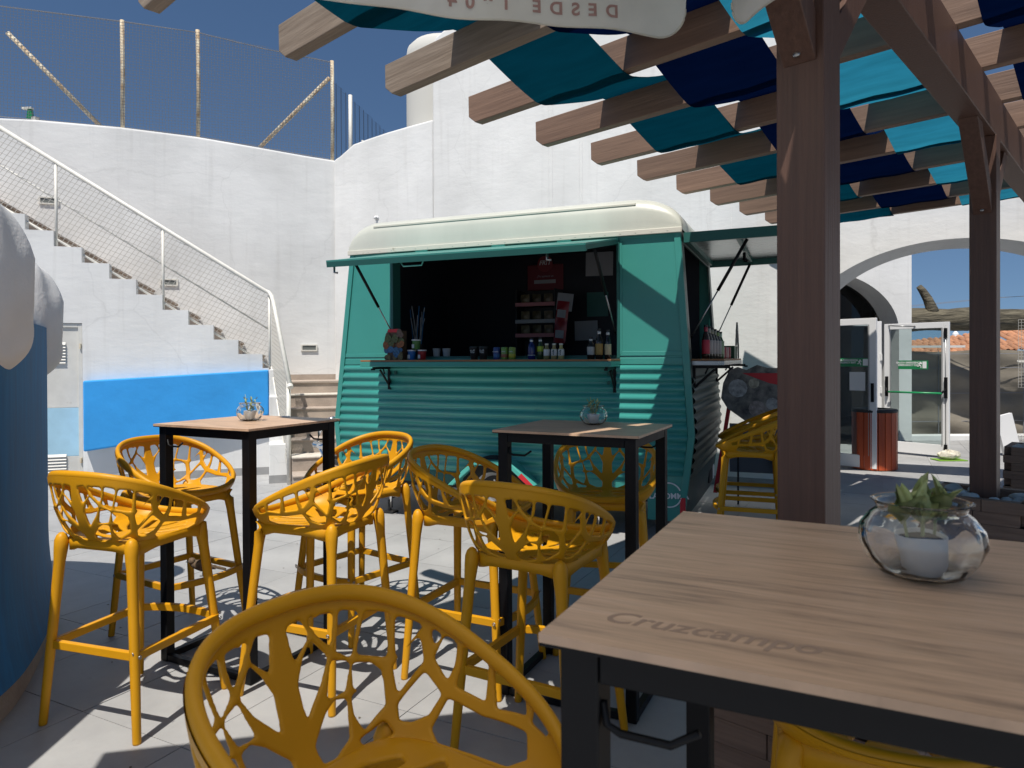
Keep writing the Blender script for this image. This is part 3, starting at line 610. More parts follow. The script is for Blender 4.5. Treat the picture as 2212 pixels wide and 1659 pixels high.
MB().tube([(a, Y_, b-.02*math.sin(i*2)) for i, (a, b) in enumerate(topw)], .008, 5).build('top_rope', M['rope'], nf)
MB().tube([(-5, Y_, 4.66), (-1.9, Y_, 4.66), (-.9, Y_, 4.62), (.9, Y_, 4.45)], .008, 5).build('bottom_rope', M['rope'], nf)
nn = MB()
for (a, za), (b, zb) in zip(topw[:-1], topw[1:]):
    f = lambda x: 4.66 if x < -1.9 else 4.66-(x+1.9)*.075
    nn.add([(a, Y_-.04, f(a)), (b, Y_-.04, f(b)), (b, Y_-.04, zb), (a, Y_-.04, za)], [(0, 1, 2, 3)])
nn.build('net', M['net'], nf)
# second run of the fence going away on the right
nf2 = thing('netted_fence', 'short receding section of white pole netted fence near the wall corner', 'fence', C0, 0)
for (x, y, z0, z1) in ((.13, .55, 4.2, 5.55), (.62, 2.3, 4.2, 5.35)):
    MB().tube([(x, y, z0), (x, y, z1)], .03, 8).build('pole', M['rail'], nf2, smooth=True)
MB().add([(-.02, .1, 4.3), (.62, 2.3, 4.3), (.62, 2.3, 5.3), (-.02, .1, 5.6)], [(0, 1, 2, 3)]).build('net', M['net'], nf2)
# aerial and lamp bracket behind walls
an = thing('aerial_mast', 'green and white aerial fitting poking above the curved wall', 'aerial', (-1.95, 10.9, 4.5))
MB().tube([(-.34, 0, .30), (.12, 0, .17)], .012, 8).build('boom', M['rail'], an, smooth=True)
for k in range(7): MB().tube([(.10+.02*k, 0, .12), (.04+.035*k, .02*(k % 2), .20+.05*((k*5) % 3))], .008, 6).build('clip', M['green'], an, smooth=True)
lp = thing('floodlight_bracket', 'small green bracket with a lamp on top of the back wall at the left', 'lamp', MQ @ Vector((-3.0, 1.5, 4.6)))
MB().prism([(-.05, 0), (.05, 0), (.02, .22), (-.02, .22)], -.02, .02).build('bracket', M['green'], lp)
MB().box(-.10, .03, -.03, .03, .2, .225).build('arm', M['rail'], lp); MB().lathe([(.045, .0), (.05, .08)], 12, Matrix.Translation((.07, 0, .01))).build('lamp_head', M['wire'], lp)

# ------------------------------------------------------------------ blue curved parapet with white rounded battlements (left)
pl = [(-1.98, 1.4), (-1.99, 2.2), (-2.04, 2.83), (-2.18, 3.2), (-2.42, 3.7), (-2.60, 4.02), (-2.85, 4.25), (-3.3, 4.4), (-4.2, 4.45), (-4.2, 1.2), (-3.0, 1.2), (-2.1, 1.25)]
def smooth_poly(P, it=3):
    for _ in range(it):
        Qn = []
        for i in range(len(P)):
            a, b = P[i], P[(i+1) % len(P)]; Qn += [(a[0]*.75+b[0]*.25, a[1]*.75+b[1]*.25), (a[0]*.25+b[0]*.75, a[1]*.25+b[1]*.75)]
        P = Qn
    return P
sp = smooth_poly(pl)
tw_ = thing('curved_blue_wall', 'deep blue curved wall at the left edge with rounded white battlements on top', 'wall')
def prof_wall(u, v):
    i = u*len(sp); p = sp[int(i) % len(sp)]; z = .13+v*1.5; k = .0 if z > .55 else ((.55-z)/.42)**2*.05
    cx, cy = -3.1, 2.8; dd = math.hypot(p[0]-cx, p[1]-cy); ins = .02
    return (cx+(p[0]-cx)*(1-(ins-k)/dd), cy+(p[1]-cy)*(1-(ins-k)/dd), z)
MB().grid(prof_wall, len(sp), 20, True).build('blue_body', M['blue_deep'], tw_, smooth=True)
MB().prism([(x, y) for x, y in sp], 0, .128, axis='z').build('base_tiles', M['step'], tw_, auto=True)
MB().prism([(-3.1+(x+3.1)*.9, 2.8+(y-2.8)*.93) for x, y in sp], 1.55, 1.72, axis='z').build('coping', M['stucco'], tw_, auto=True)
def lump(c, r, ang, nx=.5):
    def f(u, v):
        a = u*2*PI; b = -PI/2+v*PI; e = .55
        pw = lambda t, e_: math.copysign(abs(t)**e_, t)
        x = r[0]*pw(math.cos(b), .40)*pw(math.cos(a), e); y = r[1]*pw(math.cos(b), .40)*pw(math.sin(a), e); z = r[2]*pw(math.sin(b), .45)
        tp = 1-.20*(z/r[2])**1.5 if z > 0 else 1-.05*(z/r[2])**2; x *= tp; y *= tp
        n_ = .006*math.sin(9*x/r[0]+7*z/r[2])+.005*math.sin(13*y/r[1]+3); return (x+n_, y+n_, z+n_)
    return MB().grid(f, 56, 40, True).build('battlement', M['stucco'], tw_, smooth=True, M=Matrix.Translation(c) @ Matrix.Rotation(ang, 4, 'Z'))
lump((-2.42, 2.80, 1.785), (.34, .42, .42), R(-14)); lump((-2.93, 3.90, 1.69), (.36, .33, .36), R(-24)); lump((-2.45, 1.75, 1.76), (.36, .4, .385), 0)

# ================================================================== PERGOLA
az = R(42.2); dR = Vector((math.sin(az), math.cos(az), 0)); eB = Vector((math.cos(az), -math.sin(az), 0)); PO = Vector((-.606, 3.933, 2.9))
SLB = .018
def pg(a, b, z=0): return PO+dR*a+eB*b+Vector((0, 0, z+SLB*b))
SPC = .641
pgo = thing('pergola', 'brown timber pergola with rafters over the right half of the terrace', 'pergola')
MP = Matrix(((eB.x, dR.x, 0, PO.x), (eB.y, dR.y, 0, PO.y), (0, 0, 1, PO.z), (0, 0, 0, 1)))   # local x=b, y=a
ang_s = math.atan(SLB)
def ra(k): return (8.72 if k == 9 else k)*SPC
def rafter(k, b0=-.055):
    rw, rh = .067, .172; a = ra(k)-.067
    m = MB().prism([(b0, .045), (b0+.055, 0), (6.4, 0), (6.4, rh), (b0, rh)], 0, rw)
    o = m.build('rafter', M['beam_grey'] if k in (0, -1, -2) else M['beam'], pgo, bevel=.004, M=MP @ Matrix.Translation((0, a, 0)) @ Matrix.Rotation(-ang_s, 4, 'Y')); return o
KMIN, KMAX = -2, 9
for k in range(KMIN, KMAX+1): rafter(k, 1.0 if k == 9 else -.055)
GB = 2.36
MB().box(-1.62, 7.4, -.065, .065, -.245, 0).build('girder', M['post'], pgo, bevel=.004, M=MP @ Matrix.Translation((GB, 0, SLB*GB)) @ Matrix.Rotation(PI/2, 4, 'Z'))
gz = PO.z+SLB*GB-.245
P1 = Vector((.84, 2.01, 0)); posts = []
for k in (0, 1, 2):
    p = P1+dR*2.79*k
    MB().box(-.0655, .0655, -.0655, .0655, .0, gz).build('post', M['post'], pgo, bevel=.004, M=Matrix.Translation(p) @ Matrix.Rotation(-az, 4, 'Z')); posts.append(p)
    for s in (-1, 1):
        # knee brace: parallelogram in the plane of the girder
        MB().prism([(s*.066, gz-.44), (s*.066, gz-.31), (s*.37, gz-.001), (s*.50, gz-.001)], -.045, .045, axis='x').build('brace', M['post'], pgo, bevel=.003, M=Matrix.Translation(p) @ Matrix.Rotation(-az, 4, 'Z'))
bolt_me = MB().lathe([(.011, 0), (.011, .004), (.006, .008), (0, .009)], 8).mesh('bolt', M['screw'], True)
for p in posts:
    for zz_, yo in ((gz-.40, -.10), (gz-.10, -.33)):
        for s_ in (-1, 1): place('bolt', bolt_me, pgo, M=Matrix.Translation(p) @ Matrix.Rotation(-az, 4, 'Z') @ Matrix.Translation((0, s_*(abs(yo)-.015), zz_-.02)) @ Matrix.Rotation(s_*-PI/2*.62, 4, 'X'))
# canvas strips woven over and under the rafters
def strip(b0, b1, par, m, name, label, k0=KMIN, k1=KMAX):
    path = []
    for k in range(k0, k1+1):
        a = ra(k)-.0335; up = (k % 2) != par
        z = .182 if up else -.006
        if path:
            za = path[-1][1]; a0 = path[-1][0]
            for q in (.12, .25, .4, .55, .7, .82, .92):
                zz = za+(z-za)*q; sag = -.012*4*q*(1-q); path.append((a0+(a-.04-a0)*q, zz+sag))
        path += [(a-.04, z), (a, z+(.003 if up else -.003)), (a+.04, z)]
    mb = MB(); nb = 9
    for (a, z) in path:
        for j in range(nb):
            b = b0+(b1-b0)*j/(nb-1)+.006*math.sin(a*3.1+b0*7); zz = z+SLB*b+.004*math.sin(a*9+j*1.3)
            p = (b, a, zz); mb.v.append(p)
    for i in range(len(path)-1):
        for j in range(nb-1): q = i*nb+j; mb.f.append((q, q+1, q+nb+1, q+nb))
    o = mb.build('canvas_strip', m, None, smooth=True); o.matrix_world = MP
    tag(o, label, 'canvas', 'canvas strips woven through the pergola rafters'); return o
strip(.50, 1.085, 1, M['teal_cloth'], '', 'teal canvas strip woven through the rafter ends nearest the trailer')
strip(1.10, 1.67, 0, M['navy_cloth'], '', 'navy blue canvas strip woven between the teal and turquoise strips')
strip(1.70, 2.27, 1, M['cyan_cloth'], '', 'faded bright turquoise canvas strip glowing in the sun beside the main beam')
strip(2.52, 3.10, 0, M['navy_cloth'], '', 'navy blue canvas strip at the upper right, beyond the main beam')
strip(3.14, 3.70, 1, M['cyan_cloth'], '', 'turquoise canvas strip at the far right of the pergola')

# planters at the post feet
blk = MB().box(-.1, .1, -.028, .028, -.033, .033).mesh('timber_block', M['block'])
def planter(k, label):
    p = posts[k]; t = thing('timber_planter', label, 'planter', p, -az, 'stacked timber planters round the pergola posts'); hs = .25; n = 10; ch = .067
    for c in range(n):
        for side in range(4):
            for j in range(2):
                ofs = (c % 2)*.04-.02
                L_ = hs+.0; x0 = -hs+(.056 if (c+side) % 2 else 0); x1 = hs-(.0 if (c+side) % 2 else .056); mid = ofs
                a, b = (x0, mid) if j == 0 else (mid, x1)
                o = place('timber_block', blk, t, bevel=.002, M=Matrix.Rotation(side*PI/2, 4, 'Z') @ Matrix.Translation(((a+b)/2, -hs+.028+random.uniform(-.002, .002), .034+c*ch)) @ Matrix.Diagonal(((b-a-.003)/.2, 1, 1, 1)))
    MB().box(-.195, .195, -.195, .195, .0, .60).build('gravel_fill', M['soil'], t)
    random.seed(11+k)
    for i in range(46):
        x, y = random.uniform(-.175, .175), random.uniform(-.175, .175)
        if abs(x) < .09 and abs(y) < .09: continue
        r = random.uniform(.022, .042)
        place('pebble', pebm[i % 4], t, M=Matrix.Translation((x, y, .645+random.uniform(-.03, .018))) @ Matrix.Rotation(random.uniform(0, 6), 4, 'Z') @ Matrix.Rotation(random.uniform(-.4, .4), 4, 'X') @ Matrix.Diagonal((r*1.2, r, r*.75, 1)))
    return t
pebm = []
for q in range(4):
    def pf(u, v, q=q):
        a = u*2*PI; b = -PI/2+v*PI; r = 1+.10*math.sin(3*a+q*2)*math.cos(b)+.08*math.sin(2*b+q)
        return (r*math.cos(a)*math.cos(b), r*math.sin(a)*math.cos(b), r*math.sin(b))
    pebm.append(MB().grid(pf, 12, 8, True).mesh('pebble', M['pebble'], True))
planter(0, 'timber planter at the foot of the near pergola post, under the front table')
planter(1, 'timber planter with pebbles around the second pergola post, right of the glass bowl')
planter(2, 'timber planter at the right edge, farthest from the camera')

# ================================================================== PARASOL (white valance at the top of the frame)
ua = R(12.3); up_ = thing('parasol', 'square off-white parasol with printed valance hanging over the camera', 'parasol', (.60, 1.995, 0), ua)
S_ = 2.6; zt_ = 2.56; zv = 2.335
MB().add([(0, 0, zt_), (-S_, 0, zt_), (-S_, -S_, zt_), (0, -S_, zt_), (-S_/2, -S_/2, 2.645)], [(0, 1, 4), (1, 2, 4), (2, 3, 4), (3, 0, 4)]).build('canopy', M['parasol'], up_)
def valance(x0, x1, rotm, nm='valance'):
    rr = .085; mb = MB(); L_ = abs(x1-x0); qs = [rr*(1-math.cos(PI/2*k/14)) for k in range(15)]; qs = qs+[rr+(L_-2*rr)*k/70 for k in range(1, 70)]+[L_-q_ for q_ in reversed(qs)]; n = len(qs)-1
    for i in range(n+1):
        x = x0+(x1-x0)*qs[i]/L_; dd = min(abs(x-x0), abs(x1-x)); zb = zv
        if dd < rr: zb = zv+rr-math.sqrt(max(0, rr*rr-(rr-dd)**2))
        zb += .0025*math.sin(x*5.0)+.001*math.sin(x*17)
        for j in range(10):
            q = j/9; z = zt_+(zb-zt_)*q
            mb.v.append((x, .012*math.sin(x*9+q*2)*q+.006*math.sin(x*23)*q, z))
    for i in range(n):
        for j in range(9): a = i*10+j; mb.f.append((a, a+10, a+11, a+1))
    hem = MB().tube([mb.v[i*10+9] for i in range(n+1)], .0028, 6)
    v = mb.build(nm, M['parasol'], up_, smooth=True, M=rotm); hem.build('hem', M['parasol'], v, smooth=True); return v
v1 = valance(-.115, -S_+.05, Matrix.Identity(4))
v2 = valance(-.05, -1.2, Matrix.Rotation(PI/2, 4, 'Z'))
def conform(o):
    o.data.transform(o.matrix_basis); o.matrix_basis = Matrix.Identity(4)
    for v_ in o.data.vertices:
        x, z = v_.co.x, v_.co.z; q = min(1, (zt_-z)/(zt_-zv)); v_.co.y = .012*math.sin(x*9+q*2)*q+.006*math.sin(x*23)*q-.004
FX = Matrix.Rotation(PI, 4, 'Z') @ Matrix.Rotation(PI/2, 4, 'X')      # readable from outside (far side), so mirrored for the camera
conform(text('DESDE 1904', .048, M['print'], v1, Matrix.Translation((-.55, -.004, zv+.042)) @ FX, space=1.95, bold=.0015))
conform(text('CRUZCAMPO', .10, M['print'], v1, Matrix.Translation((-.50, -.004, zv+.135)) @ FX, space=1.1, bold=.003))
MB().lathe([(.024, .08), (.024, 2.60)], 14, Matrix.Translation((-S_/2-.35, -S_/2-.6, 0))).build('pole', M['rail'], up_, smooth=True)
MB().box(-S_/2-.62, -S_/2-.08, -S_/2-.87, -S_/2-.33, 0, .08).build('base', M['grey_base'], up_, bevel=.01)
for a in range(4):
    e = [(0, 0), (-S_, 0), (-S_, -S_), (0, -S_)][a]
    MB().tube([(-S_/2, -S_/2, 2.62), (e[0]*.97-.03, e[1]*.97-.03, zt_-.012)], .009, 6).build('rib', M['rail'], up_)

# ================================================================== FOOD TRAILER
TO = Vector((1.337, 5.53, 0)); tA = R(-22.3); D = 1.85
tl = thing('food_trailer', 'green food trailer with cream roof, open serving hatches and corrugated lower body', 'food trailer', TO, tA)
ZK = .84; ZT = 2.455
def xr(z): return (.085+(z-ZK)/(ZT-ZK)*(-.022-.085)) if z > ZK else (.085-(ZK-z)/(ZK-.17)*.085)
def xl(z): return (-3.27+(z-ZK)/(ZT-ZK)*(.19)) if z > ZK else (-3.27+(ZK-z)*.105)
OX0, OX1, OZ0, OZ1 = -2.63, -.515, 1.455, 2.40
def fp_(z0, z1, x0=None, x1=None):
    zs = [z0]+([ZK] if z0 < ZK < z1 else [])+[z1]
    return [((xl(z) if x0 is None else x0), z) for z in zs]+[((xr(z) if x1 is None else x1), z) for z in reversed(zs)]
sk_ = .02
MB().prism(fp_(.36, 1.40), 0, sk_).build('side_panel', M['teal'], tl)
MB().prism(fp_(1.40, OZ0), -.004, sk_).build('waist_rail', M['teal'], tl, bevel=.004)
MB().prism(fp_(OZ0, ZT, x1=OX0), 0, sk_).build('side_panel', M['teal'], tl)
MB().prism(fp_(OZ0, ZT, x0=OX1), 0, sk_).build('side_panel', M['teal'], tl)
MB().prism([(OX0, OZ1), (OX0, ZT), (OX1, ZT), (OX1, OZ1)], 0, sk_).build('side_panel', M['teal'], tl)
# raised frames round the flat panels
def frame(pts, wdt, y0, y1, m, name='panel_frame'):
    mb = MB(); n = len(pts); c = Vector((sum(p[0] for p in pts)/n, sum(p[1] for p in pts)/n))
    for i in range(n):
        a, b = Vector(pts[i]), Vector(pts[(i+1) % n]); ia = a+(c-a).normalized()*wdt*1.3; ib = b+(c-b).normalized()*wdt*1.3
        mb.prism([tuple(a), tuple(b), tuple(ib), tuple(ia)], y0, y1)
    return mb.build(name, m, tl, bevel=.002)
frame([(xl(1.47)+.01, 1.47), (xl(2.44)+.01, 2.44), (OX0-.005, 2.44), (OX0-.005, 1.47)], .03, -.007, -.001, M['teal'])
frame([(OX1+.012, 1.47), (OX1+.012, 2.44), (xr(2.44)-.008, 2.44), (xr(1.47)-.008, 1.47)], .03, -.007, -.001, M['teal'])
# logo corner panel and hem
MB().prism([(-.285, .17), (-.285, .52), (xr(.52), .52), (xr(.17), .17)], -.003, sk_).build('corner_panel', M['teal'], tl)
MB().prism([(xl(.365)+.003, .345), (xl(.44), .45), (-1.95, .45), (-1.95, .345)], -.006, -.0005).build('hem', M['teal_dark'], tl)
# corrugated skin
pz0, pz1, pit = .46, 1.395, .0785
def corr(xa, xb, nm, m=M['corr'], amp=.017):
    mb = MB(); n = 150; row = []
    for i in range(n+1):
        z = pz0+(pz1-pz0)*i/n; ph = ((pz1-z)/pit) % 1; y = -.004-amp*(math.sin(PI*min(1, ph/.72)) if ph < .72 else 0)**.8
        mb.v += [(xa(z), y, z), (xb(z), y, z)]
    for i in range(n): q = 2*i; mb.f.append((q, q+1, q+3, q+2))
    for s in (0, 1):
        o = len(mb.v); 
        for i in range(n+1): z = pz0+(pz1-pz0)*i/n; mb.v.append(((xa(z) if s == 0 else xb(z)), -.001, z))
        for i in range(n): mb.f.append((2*i+s, 2*i+2+s, o+i+1, o+i))
    return mb.build(nm, m, tl, smooth=True)
corr(lambda z: xl(z)+.055, lambda z: (xr(z)-.055 if z > .525 else -.29), 'corrugated_sheet')

# edge posts
def edge(xf, w_, y0=-.014): 
    zs = [.36, ZK, ZT-.01]
    for a, b in ((zs[0], zs[1]), (zs[1], zs[2])):
        MB().prism([(xf(a), a), (xf(b), b), (xf(b)+w_, b), (xf(a)+w_, a)], y0, .03).build('corner_post', M['teal'], tl, bevel=.003)
edge(xl, .05); edge(lambda z: xr(z)-.052, .05)
# opening frame and interior
MB().box(OX0-.012, OX0+.012, -.012, .12, OZ0, OZ1).box(OX1-.012, OX1+.012, -.012, .12, OZ0, OZ1).box(OX0+.012, OX1-.012, -.008, .12, OZ1-.02, OZ1+.01).box(OX0+.012, OX1-.012, .002, .12, OZ0-.03, OZ0+.02).build('hatch_frame', M['teal_dark'], tl)
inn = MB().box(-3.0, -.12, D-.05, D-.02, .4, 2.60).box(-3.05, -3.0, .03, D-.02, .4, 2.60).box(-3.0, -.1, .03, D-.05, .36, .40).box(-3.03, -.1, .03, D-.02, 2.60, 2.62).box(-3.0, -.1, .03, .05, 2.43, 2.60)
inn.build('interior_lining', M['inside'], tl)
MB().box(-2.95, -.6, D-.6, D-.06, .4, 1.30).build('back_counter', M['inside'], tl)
# left end, rear side, right end
MB().prism([(.0, .36), (.0, ZT), (D, ZT), (D, .36)], 0, .001, axis='x').build('rear_skin', M['teal'], tl, M=Matrix.Translation((-3.15, 0, 0))) if False else None
MB().prism(fp_(.36, ZT), D-.015, D).build('rear_panel', M['teal'], tl)
lf = MB()
for a, b in ((.36, ZK), (ZK, ZT)): lf.add([(xl(a), .03, a), (xl(b), .03, b), (xl(b), D-.016, b), (xl(a), D-.016, a)], [(0, 1, 2, 3)])
lf.build('left_end', M['teal'], tl)
EZ0, EZ1 = 1.43, 2.36
re = MB()
def rq(z0, z1, y0, y1, ofs=0): re.add([(xr(z0)+ofs, y0, z0), (xr(z0)+ofs, y1, z0), (xr(z1)+ofs, y1, z1), (xr(z1)+ofs, y0, z1), (xr(z0)+ofs-.02, y0, z0), (xr(z0)+ofs-.02, y1, z0), (xr(z1)+ofs-.02, y1, z1), (xr(z1)+ofs-.02, y0, z1)], [(0, 1, 2, 3), (4, 5, 6, 7), (0, 4, 7, 3), (1, 5, 6, 2), (3, 7, 6, 2), (0, 4, 5, 1)])
rq(EZ0, EZ1, .032, .13); rq(EZ0, EZ1, D-.13, D-.016); rq(EZ1, ZT, .032, D-.016); rq(1.30, EZ0, .032, D-.016)
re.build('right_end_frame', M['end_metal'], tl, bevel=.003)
mb = MB(); n = 120
for i in range(n+1):
    z = .50+(1.30-.50)*i/n; ph = ((1.30-z)/pit) % 1; a = .02*(math.sin(PI*min(1, ph/.72)) if ph < .72 else 0)**.8
    for j in range(9): mb.v.append((xr(z)+a-.004, .04+(D-.06)*j/8, z))
for i in range(n):
    for j in range(8): q = i*9+j; mb.f.append((q, q+1, q+10, q+9))
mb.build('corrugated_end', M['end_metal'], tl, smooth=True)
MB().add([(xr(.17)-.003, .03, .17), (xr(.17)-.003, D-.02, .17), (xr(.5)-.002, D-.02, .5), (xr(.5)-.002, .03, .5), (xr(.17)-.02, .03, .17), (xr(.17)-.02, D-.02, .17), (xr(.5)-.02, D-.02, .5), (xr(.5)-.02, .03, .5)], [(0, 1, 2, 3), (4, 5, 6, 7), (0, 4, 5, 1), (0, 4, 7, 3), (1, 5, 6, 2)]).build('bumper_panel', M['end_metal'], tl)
MB().box(.012, .022, D-.42, D-.16, .24, .40).build('dark_recess', M['black_soft'], tl); MB().box(.014, .024, D-.15, D-.04, .24, .40).build('white_reflector', M['white'], tl)
MB().box(-.03, .012, -.012, .03, .20, .36).build('tail_light', M['red'], tl, bevel=.004)
# roof
rf_ = MB(); W0, W1 = xl(ZT)-.012, xr(ZT)+.012; RH = .235; RR = .27
outl = [(W0, 0)]+[(W0+RR-RR*math.cos(q*PI/2/8), .03+(RH-.03)*math.sin(q*PI/2/8)) for q in range(9)]+[(W1-.42+.42*math.sin(q*PI/2/10), .03+(RH-.03)*math.cos(q*PI/2/10)) for q in range(11)]+[(W1, 0)]
def roof(u, v):
    i = min(len(outl)-1, round(u*(len(outl)-1))); x, zz = outl[i]
    j = round(v*20); RY = [(-.022, 0), (-.022, .3), (-.02, .62), (-.008, .82), (.025, .93), (.08, 1.0), (.18, 1.0)]; jj = min(j, 20-j); y, k = RY[min(jj, 6)] if jj <= 6 else (.18+(D-.36)*(j-6)/8, 1.0)
    if jj <= 6 and j > 10: y = D-y
    lift = .06*math.sin(PI*v); return (x, y, ZT+zz*k+(lift*(zz/RH)))
MB().grid(roof, len(outl), 21).build('roof', M['cream'], tl, smooth=True)
MB().box(W0-.004, W1+.004, -.034, -.019, ZT-.028, ZT+.014).build('roof_trim', M['cream_trim'], tl, bevel=.004)
for k in range(24): MB().lathe([(.005, -.037), (.003, -.0335)], 8, Matrix.Translation((W0+.1+k*.125, 0, ZT-.006)) @ Matrix.Rotation(-PI/2, 4, 'X') @ Matrix.Translation((0, 0, 0))).build('rivet', M['cream_trim'], tl) if k % 1 == 0 else None
MB().box(W0+.27, W1-.36, -.016, .012, ZT+RH-.022, ZT+RH-.004).build('roof_gutter', M['cream_trim'], tl, bevel=.003)
# front awning hatch
hz = 2.415; ho = 2.235; dp = .95
a_ = math.atan2(hz-ho, dp); MA = Matrix.Translation((0, -.02, hz)) @ Matrix.Rotation(a_, 4, 'X')
ax0, ax1 = OX0-.02, OX1+.005
MB().box(ax0, ax1, -dp, -.01, -.012, .0).build('front_hatch', M['teal'], tl, M=MA)
MB().box(ax0, ax1, -dp, -dp+.03, -.055, -.012).box(ax0, ax0+.025, -dp+.03, -.01, -.045, -.012).box(ax1-.025, ax1, -dp+.03, -.01, -.045, -.012).box(ax0+.025, ax1-.025, -.035, -.01, -.04, -.012).build('hatch_rim', M['teal_dark'], tl, M=MA)
for x in (ax0+.35, -1.55, ax1-.45): MB().box(x-.06, x+.06, -.03, .015, -.0, .012).build('hinge', M['teal'], tl, M=MA, bevel=.002)
for x in (ax0+.03, ax1-.30): MB().tube([(x, -dp+.06, -.05), (x, -dp+.05, -.10), (x+.03, -dp+.05, -.105)], .009, 8).build('latch', M['screw'], tl, M=MA, smooth=True)
MB().tube([(-2.0, -dp+.05, -.05), (-1.98, -dp+.05, -.085), (-1.82, -dp+.05, -.085), (-1.80, -dp+.05, -.05)], .006, 8).build('pull_handle', M['teal_light'], tl, M=MA, smooth=True)
def strut(A, B, nm='gas_strut'):
    A = Vector(A); B = Vector(B); C_ = A.lerp(B, .52)
    o = MB().tube([A, C_], .013, 10).build(nm, M['black'], tl, smooth=True)
    MB().tube([C_, B], .006, 8).build('piston_rod', M['screw'], o, smooth=True); MB().lathe([(.0, -.014), (.014, 0), (0, .014)], 8, Matrix.Translation(B)).build('ball_joint', M['black'], o)
strut((ax0+.035, -.60, hz-.60*math.tan(a_)-.05), (OX0+.035, .03, 1.60)); strut((ax1-.035, -.60, hz-.60*math.tan(a_)-.05), (OX1-.035, .03, 1.66))
# serving shelf with brackets
MB().box(OX0-.14, OX1+.015, -.31, .10, 1.428, 1.444).build('serving_shelf', M['counter'], tl, bevel=.002)
MB().box(OX0-.14, OX1+.015, -.315, -.005, 1.385, 1.427).build('shelf_apron', M['teal'], tl, bevel=.003)
def bracket(x, y0, dirx, nm='shelf_bracket', Mx=None):
    m = MB(); m.box(-.012, .012, -.02, 0, -.21, 0).box(-.012, .012, -.27, -.02, -.022, 0).tube([(0, -.015, -.17), (0, -.16, -.03)], .010, 6).tube([(0, -.11, -.02), (0, -.09, -.065)], .007, 6)
    m.box(-.014, .014, -.29, -.26, -.03, -.014)
    return m.build(nm, M['black'], tl, M=Matrix.Translation((x, y0, 1.383)) if Mx is None else Mx, bevel=.001)
bracket(OX0-.03, -.002, 1); bracket(OX1-.03, -.002, 1); MB().box(OX0+.02, OX0+.05, -.012, -.004, 1.27, 1.383).box(OX1-.09, OX1-.07, -.012, -.004, 1.24, 1.383).build('batten', M['teal_dark'], tl)
# end awning (right), its underside bright metal
ex = xr(2.40); ey0, ey1 = .10, D-.10; EW = .93
ME = Matrix.Translation((ex+.01, 0, 2.425)) @ Matrix.Rotation(R(-.5), 4, 'Y')
MB().box(0, EW, ey0, ey1, -.006, .006).build('end_hatch', M['silver'], tl, M=ME)
MB().box(0, EW, ey0, ey1, .0075, .012).build('hatch_top', M['teal'], tl, M=ME)
MB().box(0, EW, ey0-.028, ey0-.002, -.065, .014).box(0, EW, ey1+.002, ey1+.028, -.065, .014).box(EW, EW+.03, ey0-.028, ey1+.028, -.065, .014).box(.38, .41, ey0, ey1, -.04, -.0065).box(.0, .03, ey0, ey1, -.05, -.0065).build('hatch_rim', M['teal_dark'], tl, M=ME)
MB().tube([(.39, .95, -.05), (.39, .95, -.12), (.42, .93, -.13)], .014, 8).build('latch', M['black'], tl, M=ME, smooth=True)
strut((ex+.48, ey0+.06, 2.37), (xr(1.6)+.0, ey0+.08, 1.62)); strut((ex+.40, ey1-.05, 2.37), (xr(1.55)+.0, ey1-.06, 1.60))
MB().box(xr(1.43)-.02, xr(1.43)+.245, .10, D-.08, 1.428, 1.443).build('end_shelf', M['counter'], tl, bevel=.002)
MB().box(xr(1.43)+.002, xr(1.43)+.25, .095, D-.075, 1.392, 1.427).build('shelf_apron', M['silver'], tl, bevel=.003)
for yy in (.14, D-.14): bracket(0, 0, 1, Mx=Matrix.Translation((xr(1.38)+.002, yy, 1.39)) @ Matrix.Rotation(PI/2, 4, 'Z') @ Matrix.Diagonal((1, 1.05, 1, 1)))
# wheel, fender, chassis
wx, wz = -1.60, .31
wh = MB().lathe([(.17, -.08), (.25, -.085), (.295, -.07), (.31, -.04), (.31, .04), (.295, .07), (.25, .085), (.17, .08)], 40, caps=False).build('tyre', M['rubber'], tl, smooth=True, M=Matrix.Translation((wx, .0, wz)) @ Matrix.Rotation(PI/2, 4, 'X'))
MB().lathe([(.0, .03), (.05, .035), (.06, .02), (.13, .015), (.155, .05), (.175, .08), (.18, .075), (.17, .0)], 40, caps=False).build('rim', mat('steel_rim', (.5, .5, .5), .35, metal=.6), wh, auto=True)
for k in range(8): MB().lathe([(.012, .022), (.009, .034)], 8, Matrix.Rotation(k*PI/4, 4, 'Z') @ Matrix.Translation((.095, 0, 0))).build('wheel_nut', M['chrome'], wh)
fo = [(-1.99, .36), (-1.75, .585), (-1.41, .59), (-1.19, .40)]; fi = [(-1.94, .36), (-1.73, .545), (-1.43, .55), (-1.245, .40)]
MB().prism(fo+fi[::-1], -.16, -.005).build('fender', M['teal_light'], tl, bevel=.006)
MB().prism([(-1.30, .50), (-1.19, .40), (-1.245, .40), (-1.33, .47)], -.163, -.16).build('red_reflector', M['red'], tl)
MB().prism([(-1.92, .36), (-1.73, .54), (-1.43, .545), (-1.26, .36)], -.002, .0).build('wheel_arch', M['black_soft'], tl, M=Matrix.Translation((0, -.022, 0)))
MB().box(-3.0, -.1, .25, .31, .26, .35).box(-3.0, -.1, D-.35, D-.29, .26, .35).box(-1.65, -1.55, .1, D-.1, .27, .33).build('chassis', M['black_soft'], tl)
MB().tube([(-3.1, .3, .32), (-4.1, .9, .36)], .03, 8).tube([(-3.1, 1.5, .32), (-4.1, .95, .36)], .03, 8).build('drawbar', M['black_soft'], tl)
